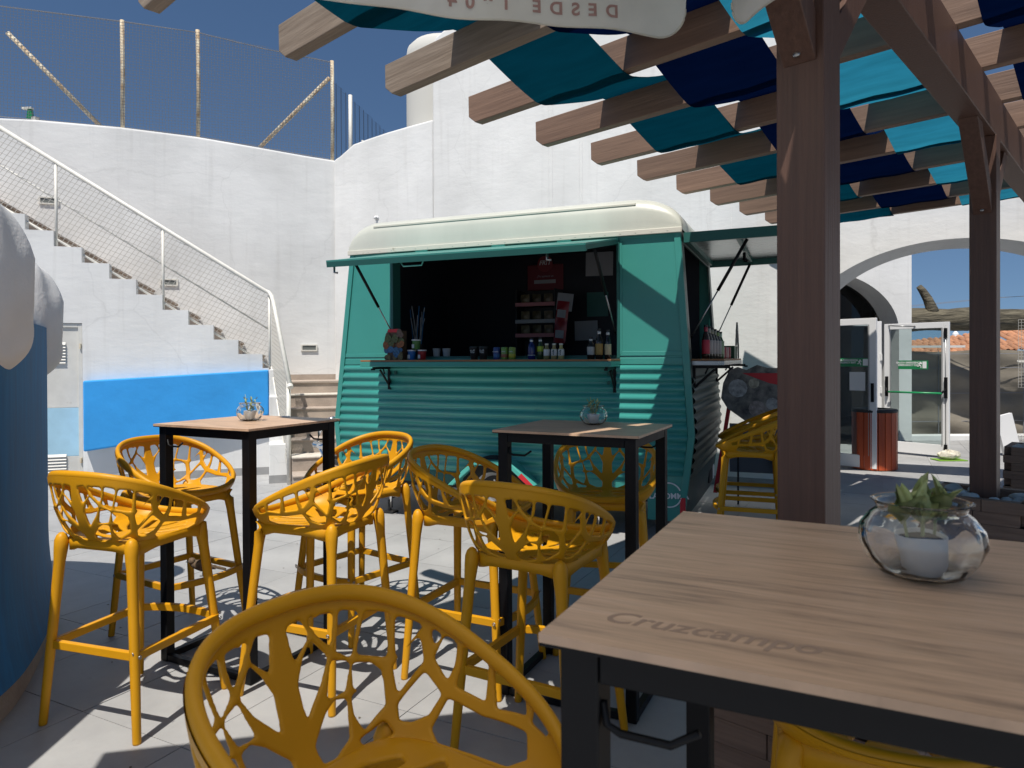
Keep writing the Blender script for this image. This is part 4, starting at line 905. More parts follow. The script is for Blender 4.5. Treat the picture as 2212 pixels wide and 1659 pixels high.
def jack(x, y): MB().tube([(x, y, .34), (x, y, .05)], .016, 10).build('stabiliser', M['chrome'], tl, smooth=True); MB().box(x-.05, x+.05, y-.05, y+.05, .0, .02).tube([(x-.02, y, .02), (x-.01, y, .12)], .02, 8).tube([(x+.25, y+.4, .36), (x+.02, y, .14)], .006, 6).build('jack_foot', M['black_soft'], tl)
jack(-.72, .12); jack(-2.75, .15)
# logo
lg = MB(); arc = [(.0+.095*math.cos(q), .095*math.sin(q)) for q in np.linspace(R(25), R(188), 40)]; arc2 = [(.095*math.cos(q), .095*math.sin(q)) for q in np.linspace(R(-115), R(-8), 30)]
for A_ in (arc, arc2): lg.tube([(x, 0, z) for x, z in A_], .0055, 6)
lg.build('logo_ring', M['white'], tl, M=Matrix.Translation((-.115, -.008, .375)))
text('LACOMMA', .062, M['white'], tl, Matrix.Translation((-.118, -.0085, .365)) @ Matrix.Rotation(PI/2, 4, 'X') @ Matrix.Rotation(R(3), 4, 'Z'), bold=.0016, space=1.02)
# rear wall pieces inside
yb = D-.06
MB().box(-1.985, -1.565, yb-.015, yb, 2.205, 2.49).build('red_board', mat('dark_red_board', (.14, .014, .022), .5), tl, bevel=.01)
MB().lathe([(.088, 0), (.088, .01)], 24, Matrix.Translation((-1.772, yb-.016, 2.495)) @ Matrix.Rotation(PI/2, 4, 'X')).build('round_badge', mat('badge_red', (.22, .03, .035), .5), tl)
text('FRIT', .07, M['paper'], tl, Matrix.Translation((-1.772, yb-.0275, 2.505)) @ Matrix.Rotation(PI/2, 4, 'X'), bold=.001, shear=.2)
text('¿Te apetece un', .032, M['dim_paper'], tl, Matrix.Translation((-1.772, yb-.0165, 2.36)) @ Matrix.Rotation(PI/2, 4, 'X'))
MB().box(-1.90, -1.65, yb-.022, yb-.0155, 2.28, 2.32).build('price_strip', M['dim_paper'], tl)

def tset(x, y, z): return MT @ Vector((x, y, z))
MT = Matrix.Translation(TO) @ Matrix.Rotation(tA, 4, 'Z')
# ------------------------------------------------------------------ goods on the serving shelf
SZ = 1.4445
def canlike(name, label, cat, x, y, prof, m, parts=(), z=SZ, group=None, n=20):
    p = tset(x, y, z); t = thing(name, label, cat, p, tA, group)
    MB().lathe(prof, n).build('body', m, t, auto=True)
    for nm, pr, mm in parts: MB().lathe(pr, n, caps=False).build(nm, mm, t, auto=True)
    return t
def cm(name, c, rough=.35): return mat(name, c, rough)
def band_(r, z0, z1): return [(r, z0), (r+.0006, z0+.001), (r+.0006, z1-.001), (r, z1)]
def lab_text(t, body, size, r, z, mm, rot=0):
    text(body, size, mm, t, Matrix.Translation((0, -r-.0012, z)) @ Matrix.Rotation(PI/2, 4, 'X') @ Matrix.Rotation(rot, 4, 'Z'), bold=.0004)
yg = -.10
# snack display stand
ct = thing('snack_display', 'narrow cardboard display with picture cut-outs at the left end of the serving shelf', 'display', tset(-2.51, yg-.02, SZ), tA)
MB().box(-.07, .07, -.05, .05, 0, .26).build('carton', mat('carton_brown', (.12, .07, .04), .7), ct)
pc = [(.20, .15, .06), (.05, .16, .30), (.30, .10, .03), (.10, .12, .04), (.16, .10, .07)]
random.seed(5)
for i in range(26):
    a = random.uniform(-.085, .085); z = random.uniform(.02, .25); r = random.uniform(.018, .036); c = pc[int(z/.053) % 5]
    mm = M.setdefault('pic%d' % (int(z/.053) % 5), mat('picture_%s' % 'abcde'[int(z/.053) % 5], c, .6, var=.6, vscale=60))
    MB().lathe([(r, 0), (r, .004)], 9, Matrix.Translation((a, -.052-random.uniform(0, .012), z)) @ Matrix.Rotation(PI/2, 4, 'X') @ Matrix.Diagonal((1, random.uniform(.7, 1.4), 1, 1))).build('cut_out', mm, ct)
MB().box(-.06, .06, -.056, -.05, .245, .275).build('header_card', M['red'], ct)
tub = [(.030, 0), (.033, .004), (.036, .075), (.039, .078), (.039, .088), (.034, .09)]
for x, z, nm, c, lab in ((-2.325, SZ+.092, 'green_tub', (.07, .20, .05), 'green snack tub stacked on top of the blue and red tubs'), (-2.37, SZ, 'blue_tub', (.01, .14, .42), 'blue snack tub on the serving shelf below the green one'), (-2.265, SZ, 'red_tub', (.32, .012, .015), 'red snack tub on the serving shelf below the green one')):
    t = canlike('snack_tub', lab, 'snack tub', x, yg, tub, cm(nm, c), [('lid', [(.0385, .0775), (.040, .079), (.040, .088), (.0, .0905)], M['white'])], z=z, group='snack tubs')
    MB().box(-.022, .0, -.0375, -.034, .012, .045).build('paper_label', M['paper'], t)
# straws and tool holder, cups
sh = thing('straw_holder', 'dark wire holder full of straws inside the hatch at the left', 'holder', tset(-2.60, .40, SZ), tA)
MB().lathe([(.05, 0), (.06, .15)], 16, caps=False).build('cup', M['black_soft'], sh, auto=True)
for k in range(16): MB().tube([(.03*math.cos(k), .03*math.sin(k), 0), (.075*math.cos(k*1.3), .06*math.sin(k*1.3), .46+.06*math.sin(k*3))], .004, 5).build('straw', M['dim_paper'] if k % 3 else M['blue_deep'], sh)
for i, x in enumerate((-2.20, -2.10)):
    canlike('paper_cup', ['white cup standing behind the red snack tub', 'white cup alone to the right of the snack tubs'][i], 'cup', x, .05, [(.026, 0), (.036, .10), (.038, .102)], M['dim_paper'], group='white cups inside the hatch')
cup = [(.028, 0), (.031, .004), (.038, .092), (.040, .095), (.040, .104), (.037, .108), (.034, .112)]
for i, x in enumerate((-1.755, -1.668)):
    t = canlike('coffee_cup', ['left of the two lidded dark coffee cups on the serving shelf', 'right of the two lidded dark coffee cups on the serving shelf'][i], 'coffee cup', x, yg, cup, cm('dark_cup', (.02, .016, .016), .4), [('lid', [(.0385, .0925), (.0415, .095), (.0415, .105), (.036, .114), (0, .114)], M['black_soft'])], group='dark coffee cups')
    lab_text(t, 'YOU', .018, .035, .062, M['paper']); lab_text(t, 'YOUR', .016, .035, .078, M['paper'], .1)
canp = [(.024, 0), (.0285, .006), (.0295, .012), (.0295, .094), (.027, .102), (.024, .104), (.023, .101)]
for i, (x, c1, c2, txt) in enumerate(((-1.543, (.02, .05, .20), (.03, .12, .30), 'AQUARIUS'), (-1.472, (.16, .30, .05), (.30, .08, .04), 'LIPTON'), (-1.402, (.20, .30, .04), (.45, .38, .02), 'LIMON'))):
    t = canlike('drink_can', ['blue drink can, first of the three cans on the shelf', 'green can with a red fruit picture, middle of three', 'green and yellow lemon drink can, right of three'][i], 'can', x, yg, canp, cm('can_%s' % 'abc'[i], c1, .3), [('can_band', band_(.0297, .018, .045), cm('band_%s' % 'abc'[i], c2, .3)), ('can_top', [(.028, .097), (.024, .1045), (.0, .103)], M['screw'])], group='drink cans on the serving shelf')
    lab_text(t, txt, .011, .030, .066, M['paper'])
bott = lambda s, h, neck, rn: [(s*.9, 0), (s, .006), (s, h*.55), (s*.9, h*.63), (rn, h*neck), (rn, h*.95), (rn*1.1, h*.955), (rn*1.1, h*.99), (rn*.9, h)]
bx = [(-1.228, .178, .031, (.008, .018, .12), None, 'tall dark blue bottle with a white neck label', .0), (-1.158, .18, .027, (.02, .05, .02), (.32, .42, .02), 'dark bottle with a lime green label next to the blue bottle', .02)]
for x, h, s, c, lc, lab, yo in bx:
    ps = [('neck_label', band_(.0135, h*.82, h*.9), M['paper']), ('cap', [(.0150, h*.94), (.0155, h*.945), (.0155, h*1.0), (0, h*1.004)], M['black_soft'])]
    if lc: ps.append(('label', band_(s, .065, .108), cm('lime_label', lc)))
    else: ps.append(('label_stripe', band_(s, .032, .037), M['paper']))
    canlike('glass_bottle', lab, 'bottle', x, yg+yo, bott(s, h, .78, .0125), cm('bottle_glass_%s' % ('x' if lc else 'y'), c, .15), ps)
for i, x in enumerate((-1.095, -1.03, -.970)):
    h = .13; s = .0255
    t = canlike('juice_bottle', ['left of the three pale juice bottles, its label turned away', 'middle of the three pale juice bottles, label reading vida', 'right of the three pale juice bottles, label reading vida'][i], 'juice bottle', x, yg, bott(s, h, .74, .0135), cm('juice_%s' % 'abc'[i], [(.22, .20, .08), (.30, .24, .10), (.38, .33, .13)][i], .3), [('label', band_(s, .03, .082), M['paper']), ('cap', [(.0152, h*.9), (.0158, h*.905), (.0158, h*1.0), (0, h*1.005)], M['cream'])], group='pale juice bottles')
    if i: lab_text(t, 'vida', .028, s, .056, M['black_soft'], PI/2)
for i, (x, h, lc, lab) in enumerate(((-.718, .178, (.40, .40, .38), 'short dark bottle with a grey and black label, left of three'), (-.652, .245, (.35, .22, .06), 'tall dark bottle with an orange picture label, middle of three'), (-.583, .235, (.50, .42, .25), 'slim dark bottle with a cream and red label at the right end of the shelf'))):
    s = .030 if i != 2 else .026
    canlike('dark_bottle', lab, 'bottle', x, yg+.01*i, bott(s, h, .80, .012), cm('brown_glass', (.012, .009, .007), .12), [('label', band_(s, .035, .035+h*.36), cm('label_%s' % 'abc'[i], lc, .6)), ('neck_label', band_(.0128, h*.82, h*.9), M['paper']), ('cap', [(.0145, h*.945), (.015, h*.95), (.015, h*1.0), (0, h*1.004)], M['black_soft'])], group='dark bottles at the right of the serving shelf')
# snack rack, hanging bags and papers in the back of the trailer
rk = thing('snack_rack', 'wire rack of snack bags with pink and white shelf strips inside the trailer', 'rack', tset(-1.735, 1.35, 1.40), tA)
MB().box(-.22, -.21, 0, .25, 0, .78).box(.21, .22, 0, .25, 0, .78).box(-.22, .22, .24, .25, 0, .78).build('frame', M['black_soft'], rk)
pk = mat('pink_strip', (.42, .16, .17), .6)
for i, z in enumerate((.29, .437, .615)):
    MB().box(-.22, .22, -.012, -.004, z-.015, z+.025).build('shelf_strip', pk if i != 1 else M['dim_paper'], rk, bevel=.002); MB().box(-.22, .22, 0, .24, z-.012, z-.006).build('shelf', M['black_soft'], rk)
    for j in range(3):
        MB().grid(lambda u, v: ((u-.5)*.10*(1-.1*abs(v-.5)), .03-.025*math.sin(PI*u)*math.sin(PI*v), v*.115), 10, 10).build('snack_bag', M.setdefault('bag%d' % j, mat('bag_%s' % 'abc'[j], [(.16, .13, .07), (.11, .09, .05), (.18, .14, .09)][j], .35, var=.5, vscale=20)), rk, smooth=True, M=Matrix.Translation((-.13+.13*j, .02, z)))
for i, (z, r_) in enumerate(((1.61, 6), (1.82, 8))):
    hb = MB().grid(lambda u, v: ((u-.5)*.13, -.018*math.sin(PI*u)*math.sin(PI*v), v*.22), 10, 12).build('crisp_packet', mat('red_packet', (.26, .012, .02), .3, var=.3, vscale=9), loc=tset(-1.455+.02*i, 1.30, z), smooth=True); hb.rotation_euler = (0, R(r_), tA)
    tag(hb, ['lower red snack packet hanging in front of the rack', 'upper red snack packet hanging below the white sheet'][i], 'snack packet', 'red snack packets')
    MB().box(-.045, .045, -.021, -.018, .05, .13).build('window_print', M['dim_paper'], hb)
for nm, x, z, w2, h2, r_, lab in (('paper_sheet', -1.41, 1.94, .17, .18, 8, 'white sheet pinned above the red packets'), ('paper_sheet', -1.305, 1.646, .255, .21, -1, 'white sheet taped low on the back wall of the trailer'), ('green_poster', -1.18, 1.90, .235, .26, 0, 'dark green poster on the right of the trailer back wall'), ('electrical_box', -1.16, 2.335, .30, .255, 1, 'grey electrical panel high on the trailer back wall')):
    o = MB().box(-w2/2, w2/2, -.006, 0, 0, h2).build(nm, M['teal_dark'] if nm == 'green_poster' else M['dim_paper'], loc=tset(x-.0, 1.32 if z == 1.94 else D-.07, z), bevel=.001); o.rotation_euler = (0, R(r_), tA); tag(o, lab, {'paper_sheet': 'paper', 'green_poster': 'poster', 'electrical_box': 'box'}[nm])

# ------------------------------------------------------------------ goods on the end shelf
ez = 1.4435
for i in range(6):
    y = .18+i*.10; h = .27-.008*i; xx = xr(1.43)+.10+.012*i
    canlike('beer_bottle', ['red labelled dark beer bottle nearest the trailer corner on the end shelf', 'second bottle from the trailer corner on the end shelf', 'third bottle from the trailer corner on the end shelf', 'fourth bottle from the trailer corner on the end shelf', 'fifth bottle from the trailer corner on the end shelf', 'green necked bottle, last in the row on the end shelf'][i], 'bottle', xx, y, bott(.031, h, .80, .013), cm('beer_glass_%d' % i, [(.03, .012, .006), (.05, .045, .035), (.05, .045, .035), (.05, .045, .035), (.05, .045, .035), (.04, .10, .03)][i], .15),
        [('label', band_(.031, .04, .15), cm('beer_label_%d' % i, [(.40, .02, .04), (.35, .30, .28), (.35, .3, .28), (.35, .3, .28), (.33, .3, .28), (.3, .38, .22)][i], .5)), ('neck_label', band_(.0137, h*.8, h*.93), cm('neck_%d' % i, [(.3, .02, .04), (.3, .28, .25), (.3, .28, .2), (.3, .28, .2), (.2, .3, .1), (.5, .62, .45)][i])), ('cap', [(.015, h*.95), (.015, h), (0, h*1.003)], M['black_soft'])], z=ez, group='bottles lined up on the end shelf')
for i in range(5):
    canlike('drink_can', ['first', 'second', 'third', 'fourth', 'last'][i]+' can in the red and white row behind the bottles on the end shelf', 'can', xr(1.43)+.13+.01*i, .84+i*.085, canp, cm('coke_%s' % 'ab'[i % 2], [(.35, .03, .03), (.45, .25, .22)][i % 2], .3), [('can_top', [(.028, .097), (.024, .1045), (.0, .103)], M['screw'])], z=ez, group='cans on the end shelf')
gb = thing('cardboard_carrier', 'dark green cardboard carrier with a tall scalloped grey handle on the end shelf', 'carrier', tset(xr(1.43)+.14, 1.47, ez), tA)
MB().box(-.08, .08, -.16, .16, 0, .12).build('box', mat('dark_green_card', (.006, .06, .02), .5, var=.3, vscale=9), gb, bevel=.004)
MB().box(-.083, -.0805, -.15, -.03, .01, .10).build('black_label', M['black_soft'], gb)
sc_ = [(-.15, .12), (-.13, .19), (-.11, .20), (-.09, .27), (-.075, .28), (-.03, .345), (.0, .345), (.055, .29), (.06, .275), (.10, .215), (.105, .20), (.145, .12), (.15, .02), (.12, .0), (.09, .12), (.04, .21), (.0, .27), (-.02, .27), (-.06, .20), (-.09, .12)]
MB().prism(sc_, .0, .012, axis='x').build('handle', mat('grey_card', (.14, .15, .14), .7), gb, M=Matrix.Translation((.086, 0, 0)))

# ice-cream style picture board by the wall
ib = thing('advertising_board', 'dark cut-out advertising board with a red header behind the stacked stools', 'sign', (2.42, 6.95, 0), R(-20))
sb = [(-.30, .95), (-.36, 1.05), (-.34, 1.2), (-.28, 1.33), (-.2, 1.36), (-.12, 1.33), (-.02, 1.38), (.08, 1.35), (.45, 1.35), (.45, .75), (.1, .75), (-.12, .82)]
MB().prism(sb, -.01, .01).build('cut_out', mat('collage', (.30, .28, .25), .6, col2=(.03, .03, .035), vscale=9), ib)
MB().prism([(-.16, 1.30), (.45, 1.30), (.45, 1.14), (.1, 1.20)], -.014, -.0105).build('red_header', M['red'], ib)
MB().box(-.28, .45, .0, .02, .32, .80).build('lower_board', mat('grey_board', (.12, .13, .15), .6), ib)
MB().prism([(-.3, 1.0), (-.26, 1.0), (-.40, .1), (-.44, .1)], .012, .022).build('red_side', M['red'], ib)
MB().lathe([(.06, -.018), (.06, -.0145)], 20, Matrix.Translation((.33, 0, 1.36)) @ Matrix.Rotation(-PI/2, 4, 'X') @ Matrix.Rotation(0, 4, 'X')).build('round_badge', M['red'], ib)
for k, (x, z, r, c) in enumerate(((-.05, 1.2, .05, (.45, .42, .33)), (-.2, 1.15, .09, (.45, .45, .45)), (.12, 1.0, .06, (.4, .4, .4)), (-.02, .95, .08, (.35, .3, .28)), (.25, 1.02, .07, (.3, .28, .25)))):
    MB().lathe([(r, -.0135), (r, -.0105)], 12, Matrix.Translation((x, 0, z)) @ Matrix.Rotation(PI/2, 4, 'X') @ Matrix.Translation((0, 0, .024))).build('picture', mat('picture_patch_%s' % 'abcde'[k], c, .6, var=.5, vscale=25), ib)
MB().tube([(.15, -.05, .5), (.22, -.05, .35), (.28, -.05, .2), (.26, -.05, .1)], [.05, .07, .06, .03], 10).build('blue_cone', mat('blue_white_print', (.05, .12, .35), .5, var=.6, vscale=18), ib)
for x in (-.2, .4): MB().tube([(x, .0, 0), (x, .01, .8)], .01, 8).build('leg', M['black_soft'], ib)
# hose loop on the ground, tap-like chrome coupling near the drawbar
hs = MB().tube([(-.62+.20*math.cos(q)*1.1, 6.62+.16*math.sin(q), .018+.006*math.sin(3*q)) for q in np.linspace(0, 2*PI*.98, 48)]+[(-.2, 6.7, .018), (.2, 6.9, .018)], .014, 8).build('hose', M['rubber'], smooth=True); tag(hs, 'black hose loop on the floor under the trailer', 'hose')
cpx = thing('chrome_coupling', 'shiny chrome tow coupling beside the left table leg', 'coupling', (-1.95, 7.0, 0))
MB().tube([(.0, 0, .62), (.10, -.05, .60), (.2, -.1, .66)], .035, 12).tube([(.02, 0, .60), (.05, 0, .75), (.15, -.05, .86), (.22, -.06, .88)], .022, 12).tube([(.05, -.03, .62), (.1, -.03, .5), (.14, -.04, .42)], .02, 10).build('body', M['chrome'], cpx, smooth=True)
MB().tube([(.12, -.03, .5), (.12, -.03, 0)], .02, 10).build('jockey_post', M['black_soft'], cpx, smooth=True)

# ================================================================== BAR TABLES
def bar_table(name, label, loc, rz, S, SY=None):
    SY = SY or S
    t = thing(name, label, 'table', (loc[0], loc[1], 0), rz, 'square bar tables with wood laminate tops'); h = S/2; hy = SY/2; HT = 1.145
    MB().box(-h, h, -hy, hy, HT-.010, HT).build('tabletop', M['laminate'], t)
    MB().box(-h+.0005, h-.0005, -hy+.0005, hy-.0005, HT-.014, HT-.0102).build('top_edge', M['black'], t)
    i = h-.018; iy = hy-.018; q = .045; z1 = HT-.0145
    for sx in (-1, 1):
        for sy in (-1, 1):
            x0, x1 = sorted((sx*i, sx*(i-q))); y0, y1 = sorted((sy*iy, sy*(iy-q)))
            MB().box(x0, x1, y0, y1, 0.003, z1).build('leg', M['black'], t, bevel=.003)
    e = i-q-.001; ey = iy-q-.001
    for s in (-1, 1):
        a, b = sorted((s*(i-.002), s*(i-.032))); c, d_ = sorted((s*(iy-.002), s*(iy-.032)))
        MB().box(-e, e, c, d_, z1-.038, z1).build('apron', M['black'], t, bevel=.002); MB().box(a, b, -ey, ey, z1-.038, z1).build('apron', M['black'], t, bevel=.002)
        MB().box(-e, e, c, d_, .006, .036).build('base_bar', M['black'], t, bevel=.002); MB().box(a, b, -ey, ey, .006, .036).build('base_bar', M['black'], t, bevel=.002)
    # bag hooks
    for (x, y, dx) in ((-i+q+.002, -iy+.012, 1), (i-q-.002, iy-.02, -1)):
        MB().tube([(x, y, z1-.06), (x+dx*.004, y, z1-.085), (x+dx*.02, y, z1-.092), (x+dx*.075, y, z1-.092), (x+dx*.105, y, z1-.072)], .0045, 8).build('bag_hook', M['black'], t, smooth=True)
    return t
T1 = bar_table('bar_table', 'left bar table in the sun, nearest the blue wall band', (-1.307, 3.534), R(-27), .635, .60)
T2 = bar_table('bar_table', 'shaded bar table in front of the trailer wheel', (.325, 3.16), R(-26), .645, .555)
ua3 = R(-26.5); T3S = .70; c3 = Vector((.028, .787, 0))+Vector((math.cos(ua3), math.sin(ua3), 0))*T3S/2+Vector((-math.sin(ua3), math.cos(ua3), 0))*T3S/2
T3 = bar_table('bar_table', 'large foreground table with a walnut top and engraved lettering', (c3.x, c3.y), ua3, T3S)
text('Cruzcampo', .05, mat('engraved_mark', (.33, .225, .16), .7), T3, Matrix.Translation((-T3S/2+.165, -T3S/2+.085, 1.1452)) @ Matrix.Rotation(R(1), 4, 'Z'), name='engraving', ext=.0001, shear=.3, bold=.0006)

# ================================================================== BAR STOOLS
def poly_sd(px, py, poly):
    P = np.array(poly, float); n = len(P); dmin = np.full(px.shape, 1e9); inside = np.zeros(px.shape, bool)
    for i in range(n):
        ax, ay = P[i]; bx, by = P[(i+1) % n]; ex, ey = bx-ax, by-ay; wx, wy = px-ax, py-ay
        t = np.clip((wx*ex+wy*ey)/(ex*ex+ey*ey+1e-12), 0, 1); dmin = np.minimum(dmin, (wx-t*ex)**2+(wy-t*ey)**2)
        c = ((ay > py) != (by > py)) & (px < (bx-ax)*(py-ay)/((by-ay) if by != ay else 1e-12)+ax); inside ^= c
    d = np.sqrt(dmin); return np.where(inside, -d, d)
def blur(A, k, wrap):
    g_ = np.exp(-np.arange(-2*k, 2*k+1)**2/(2.*k*k)); g_ /= g_.sum()
    for ax in (0, 1):
        B = np.zeros_like(A)
        for i, w__ in zip(range(-2*k, 2*k+1), g_):
            if ax == 0 and wrap: B += w__*np.roll(A, i, 0)
            else:
                idx = np.clip(np.arange(A.shape[ax])+i, 0, A.shape[ax]-1); B += w__*np.take(A, idx, ax)
        A = B
    return A
def perforated(field, Pfn, T, wd, wrap, nu, nv):
    """marching squares over field>0 on a nu x nv grid; both faces with rounded edges"""
    us = []; faces = []; cache = {}
    def vert(i, j): 
        k = (i, j)
        if k not in cache: cache[k] = len(us); us.append((i, j, field[i % nu, j], 0))
        return cache[k]
    def cross(i0, j0, i1, j1):
        k = (min((i0, j0), (i1, j1)), max((i0, j0), (i1, j1)))
        if k not in cache:
            a, b = field[k[0][0] % nu, k[0][1]], field[k[1][0] % nu, k[1][1]]; t = a/(a-b); t = min(.92, max(.08, t))
            cache[k] = len(us); us.append((k[0][0]+(k[1][0]-k[0][0])*t, k[0][1]+(k[1][1]-k[0][1])*t, 0, 1))
        return cache[k]
    for i in range(nu if wrap else nu-1):
        for j in range(nv-1):
            cs = [(i, j), (i+1, j), (i+1, j+1), (i, j+1)]
            ins = [field[a % nu, b] > 0 for a, b in cs]
            if not any(ins): continue
            if wrap: cs = [(a % nu if a == nu else a, b) for a, b in cs]
            pl_ = []
            for q in range(4):
                a, b = cs[q], cs[(q+1) % 4]
                if ins[q]: pl_.append(vert(*a))
                if ins[q] != ins[(q+1) % 4]: pl_.append(cross(*a, *b) if not (wrap and abs(a[0]-b[0]) > 1) else crossw(a, b, cross))
            if len(pl_) > 2: faces.append(tuple(pl_))
    U = np.array(us, float); return U, faces
def crossw(a, b, cross): # seam edge: keep solid there by construction
    return cross(*a, *b)
def two_sided(U, faces, pos, nor, h):
    n = len(U); idx = np.arange(n); back = np.where(U[:, 3] == 1, idx, -1); nb = n; V = [tuple(p) for p in pos+nor*h[:, None]]
    for i in range(n):
        if back[i] < 0: back[i] = nb; nb += 1; V.append(tuple(pos[i]-nor[i]*h[i]))
    F = list(faces)+[tuple(int(back[q]) for q in f[::-1]) for f in faces]
    return V, F
def fmesh(name, V, F, m):
    me = bpy.data.meshes.new(name); me.from_pydata(V, [], F); me.validate(); me.update(); me.materials.append(m)
    me.polygons.foreach_set('use_smooth', [True]*len(me.polygons)); return me

G_rx, G_yb, G_yf, G_zb, G_zf, G_n, G_cv = .27, -.30, .254, 1.022, .775, 2.5, .135
def sup(ph, rx, ry, n):
    s, c = np.sin(ph), -np.cos(ph); r = (np.abs(s/rx)**n+np.abs(c/ry)**n)**(-1/n); return r*s, r*c
def ringp(ph):
    ry = (G_yf-G_yb)/2; x, y = sup(ph, G_rx, ry, G_n); s = (1-y/ry)/2
    return np.stack([x, y+(G_yb+G_yf)/2, G_zf+(G_zb-G_zf)*(s+G_cv*s*(1-s))], -1)
def seatp(ph): x, y = sup(ph, .19, .20, 4.2); return np.stack([x, y, np.full_like(x, .742)], -1)
def shell(th, t):
    a, b = seatp(th), ringp(th); tt = np.clip(t, 0, 1.05)
    r = np.sin(tt*PI/2)**.9; z = 1-np.cos(tt*PI/2); r = .35*t+.65*r; z = .55*t+.45*z
    P = a+(b-a)*r[..., None]; P[..., 2] = a[..., 2]+(b[..., 2]-a[..., 2])*z; return P
HOLES = [
 [(4, .85), (10, .86), (13, .78), (6, .68)], [(13.5, .86), (16.5, .86), (15, .81)], [(18, .86), (24, .86), (22, .70), (16, .79)],
 [(27, .87), (34, .86), (30, .62), (24, .67), (26, .75)], [(37, .86), (46, .87), (44, .61), (33, .63), (35, .74)], [(49, .86), (59, .86), (53, .73), (48, .62)],
 [(58, .77), (59, .63), (48, .38), (47, .55)], [(31, .57), (38, .56), (42, .51), (36, .44), (30, .43)], [(22, .61), (29, .58), (26, .43), (18, .42), (20, .51)],
 [(14, .74), (20, .64), (16, .52), (7, .36), (6, .55), (10, .67)], [(42, .48), (42, .29), (32, .14), (29, .26), (29, .38), (36, .41)],
 [(16, .33), (21, .38), (26, .37), (25, .22), (24, .12), (15, .04), (8, .05), (7, .17)], [(60, .55), (67, .44), (61, .26), (53, .17), (48, .17), (48, .29), (53, .40)],
 [(41, .16), (44, .06), (40, .03), (30, .03), (29, .07), (35, .10)], [(63.5, .86), (67, .86), (64, .77)], [(69.5, .86), (74, .86), (73, .70), (70, .57), (64.5, .68)],
 [(78, .86), (89, .86), (89, .56), (75, .55), (77, .69)], [(93, .86), (107, .87), (109, .68), (96, .56), (94, .73)], [(113, .84), (121, .84), (120, .66), (113, .66)],
 [(71, .42), (89, .41), (111, .51), (115, .25), (108, .07), (66, .04), (63, .14)]]
NU, NV = 460, 66
ph = (np.arange(NU)/NU*2-1)*PI; tv = np.linspace(0, .97, NV); PH, TV = np.meshgrid(ph, tv, indexing='ij')
arc_ = .29; hs_ = .27
ind = np.ones_like(PH); X_ = np.abs(np.degrees(PH))*PI/180*arc_; Y_2 = TV*hs_
dd_ = np.full(PH.shape, 1e9)
for hl in HOLES: dd_ = np.minimum(dd_, poly_sd(X_, Y_2, [(a*PI/180*arc_, b*hs_) for a, b in hl]))
F_ = blur(np.clip(dd_, -.02, .02), 1, True)-.0022
U, fc = perforated(F_, None, 0, 0, True, NU, NV)
def gpos(U):
    p_ = (U[:, 0]/NU*2-1)*PI; t_ = U[:, 1]/(NV-1)*.97; return p_, t_
p_, t_ = gpos(U); pos = shell(p_, t_); e_ = 1e-3
n_ = np.cross(shell(p_+e_, t_)-pos, shell(p_, t_+e_)-pos); n_ /= np.linalg.norm(n_, axis=1)[:, None]+1e-12
dist_ = np.where(U[:, 3] == 1, 0, np.maximum(U[:, 2], 0)); hh = .0048*np.sqrt(np.clip(1-(1-np.clip(dist_/.006, 0, 1))**2, 0, 1))
Vb, Fb = two_sided(U, fc, pos, n_, hh)
back_me = fmesh('backrest', Vb, Fb, M['yellow'])
# seat with leaf-like slots
SG = 92; gx = np.linspace(-.2, .2, SG); GX, GY = np.meshgrid(gx, gx*1.02, indexing='ij')
rr_ = (np.abs(GX/.192)**4.2+np.abs(GY/.202)**4.2)**(1/4.2); fo_ = (1-rr_)*.19
SH = [[(.012, .03), (.05, .10), (.075, .165), (.055, .17), (.03, .11), (.008, .06)], [(.04, .02), (.09, .07), (.14, .13), (.15, .115), (.10, .045), (.055, .005)], [(.05, -.02), (.12, .02), (.172, .06), (.172, .03), (.12, -.01), (.06, -.04)],
      [(.03, -.06), (.08, -.05), (.15, -.03), (.165, -.05), (.09, -.09), (.04, -.09)], [(.02, -.11), (.05, -.12), (.12, -.10), (.13, -.12), (.08, -.155), (.03, -.155)], [(.09, .13), (.12, .16), (.105, .168)]]
for hl in SH:
    fo_ = np.minimum(fo_, poly_sd(np.abs(GX), GY, hl))
fo_ = blur(np.clip(fo_, -.02, .02), 1, False)
fo_[0, :] = fo_[-1, :] = -.01; fo_[:, 0] = fo_[:, -1] = -.01
U, fc = perforated(fo_, None, 0, 0, False, SG, SG)
sx_ = -.2+.4*U[:, 0]/(SG-1); sy_ = (-.2+.4*U[:, 1]/(SG-1))*1.02; r2 = (sx_**2+sy_**2)/.04
pos = np.stack([sx_, sy_, .730+.012*np.clip(r2, 0, 1.05)], 1); nn_ = np.tile([0, 0, 1.], (len(U), 1))
dist_ = np.where(U[:, 3] == 1, 0, np.maximum(U[:, 2], 0)); hh = .0055*np.sqrt(np.clip(1-(1-np.clip(dist_/.006, 0, 1))**2, 0, 1))
Vb, Fb = two_sided(U, fc, pos, nn_, hh); seat_me = fmesh('seat', Vb, Fb, M['yellow'])
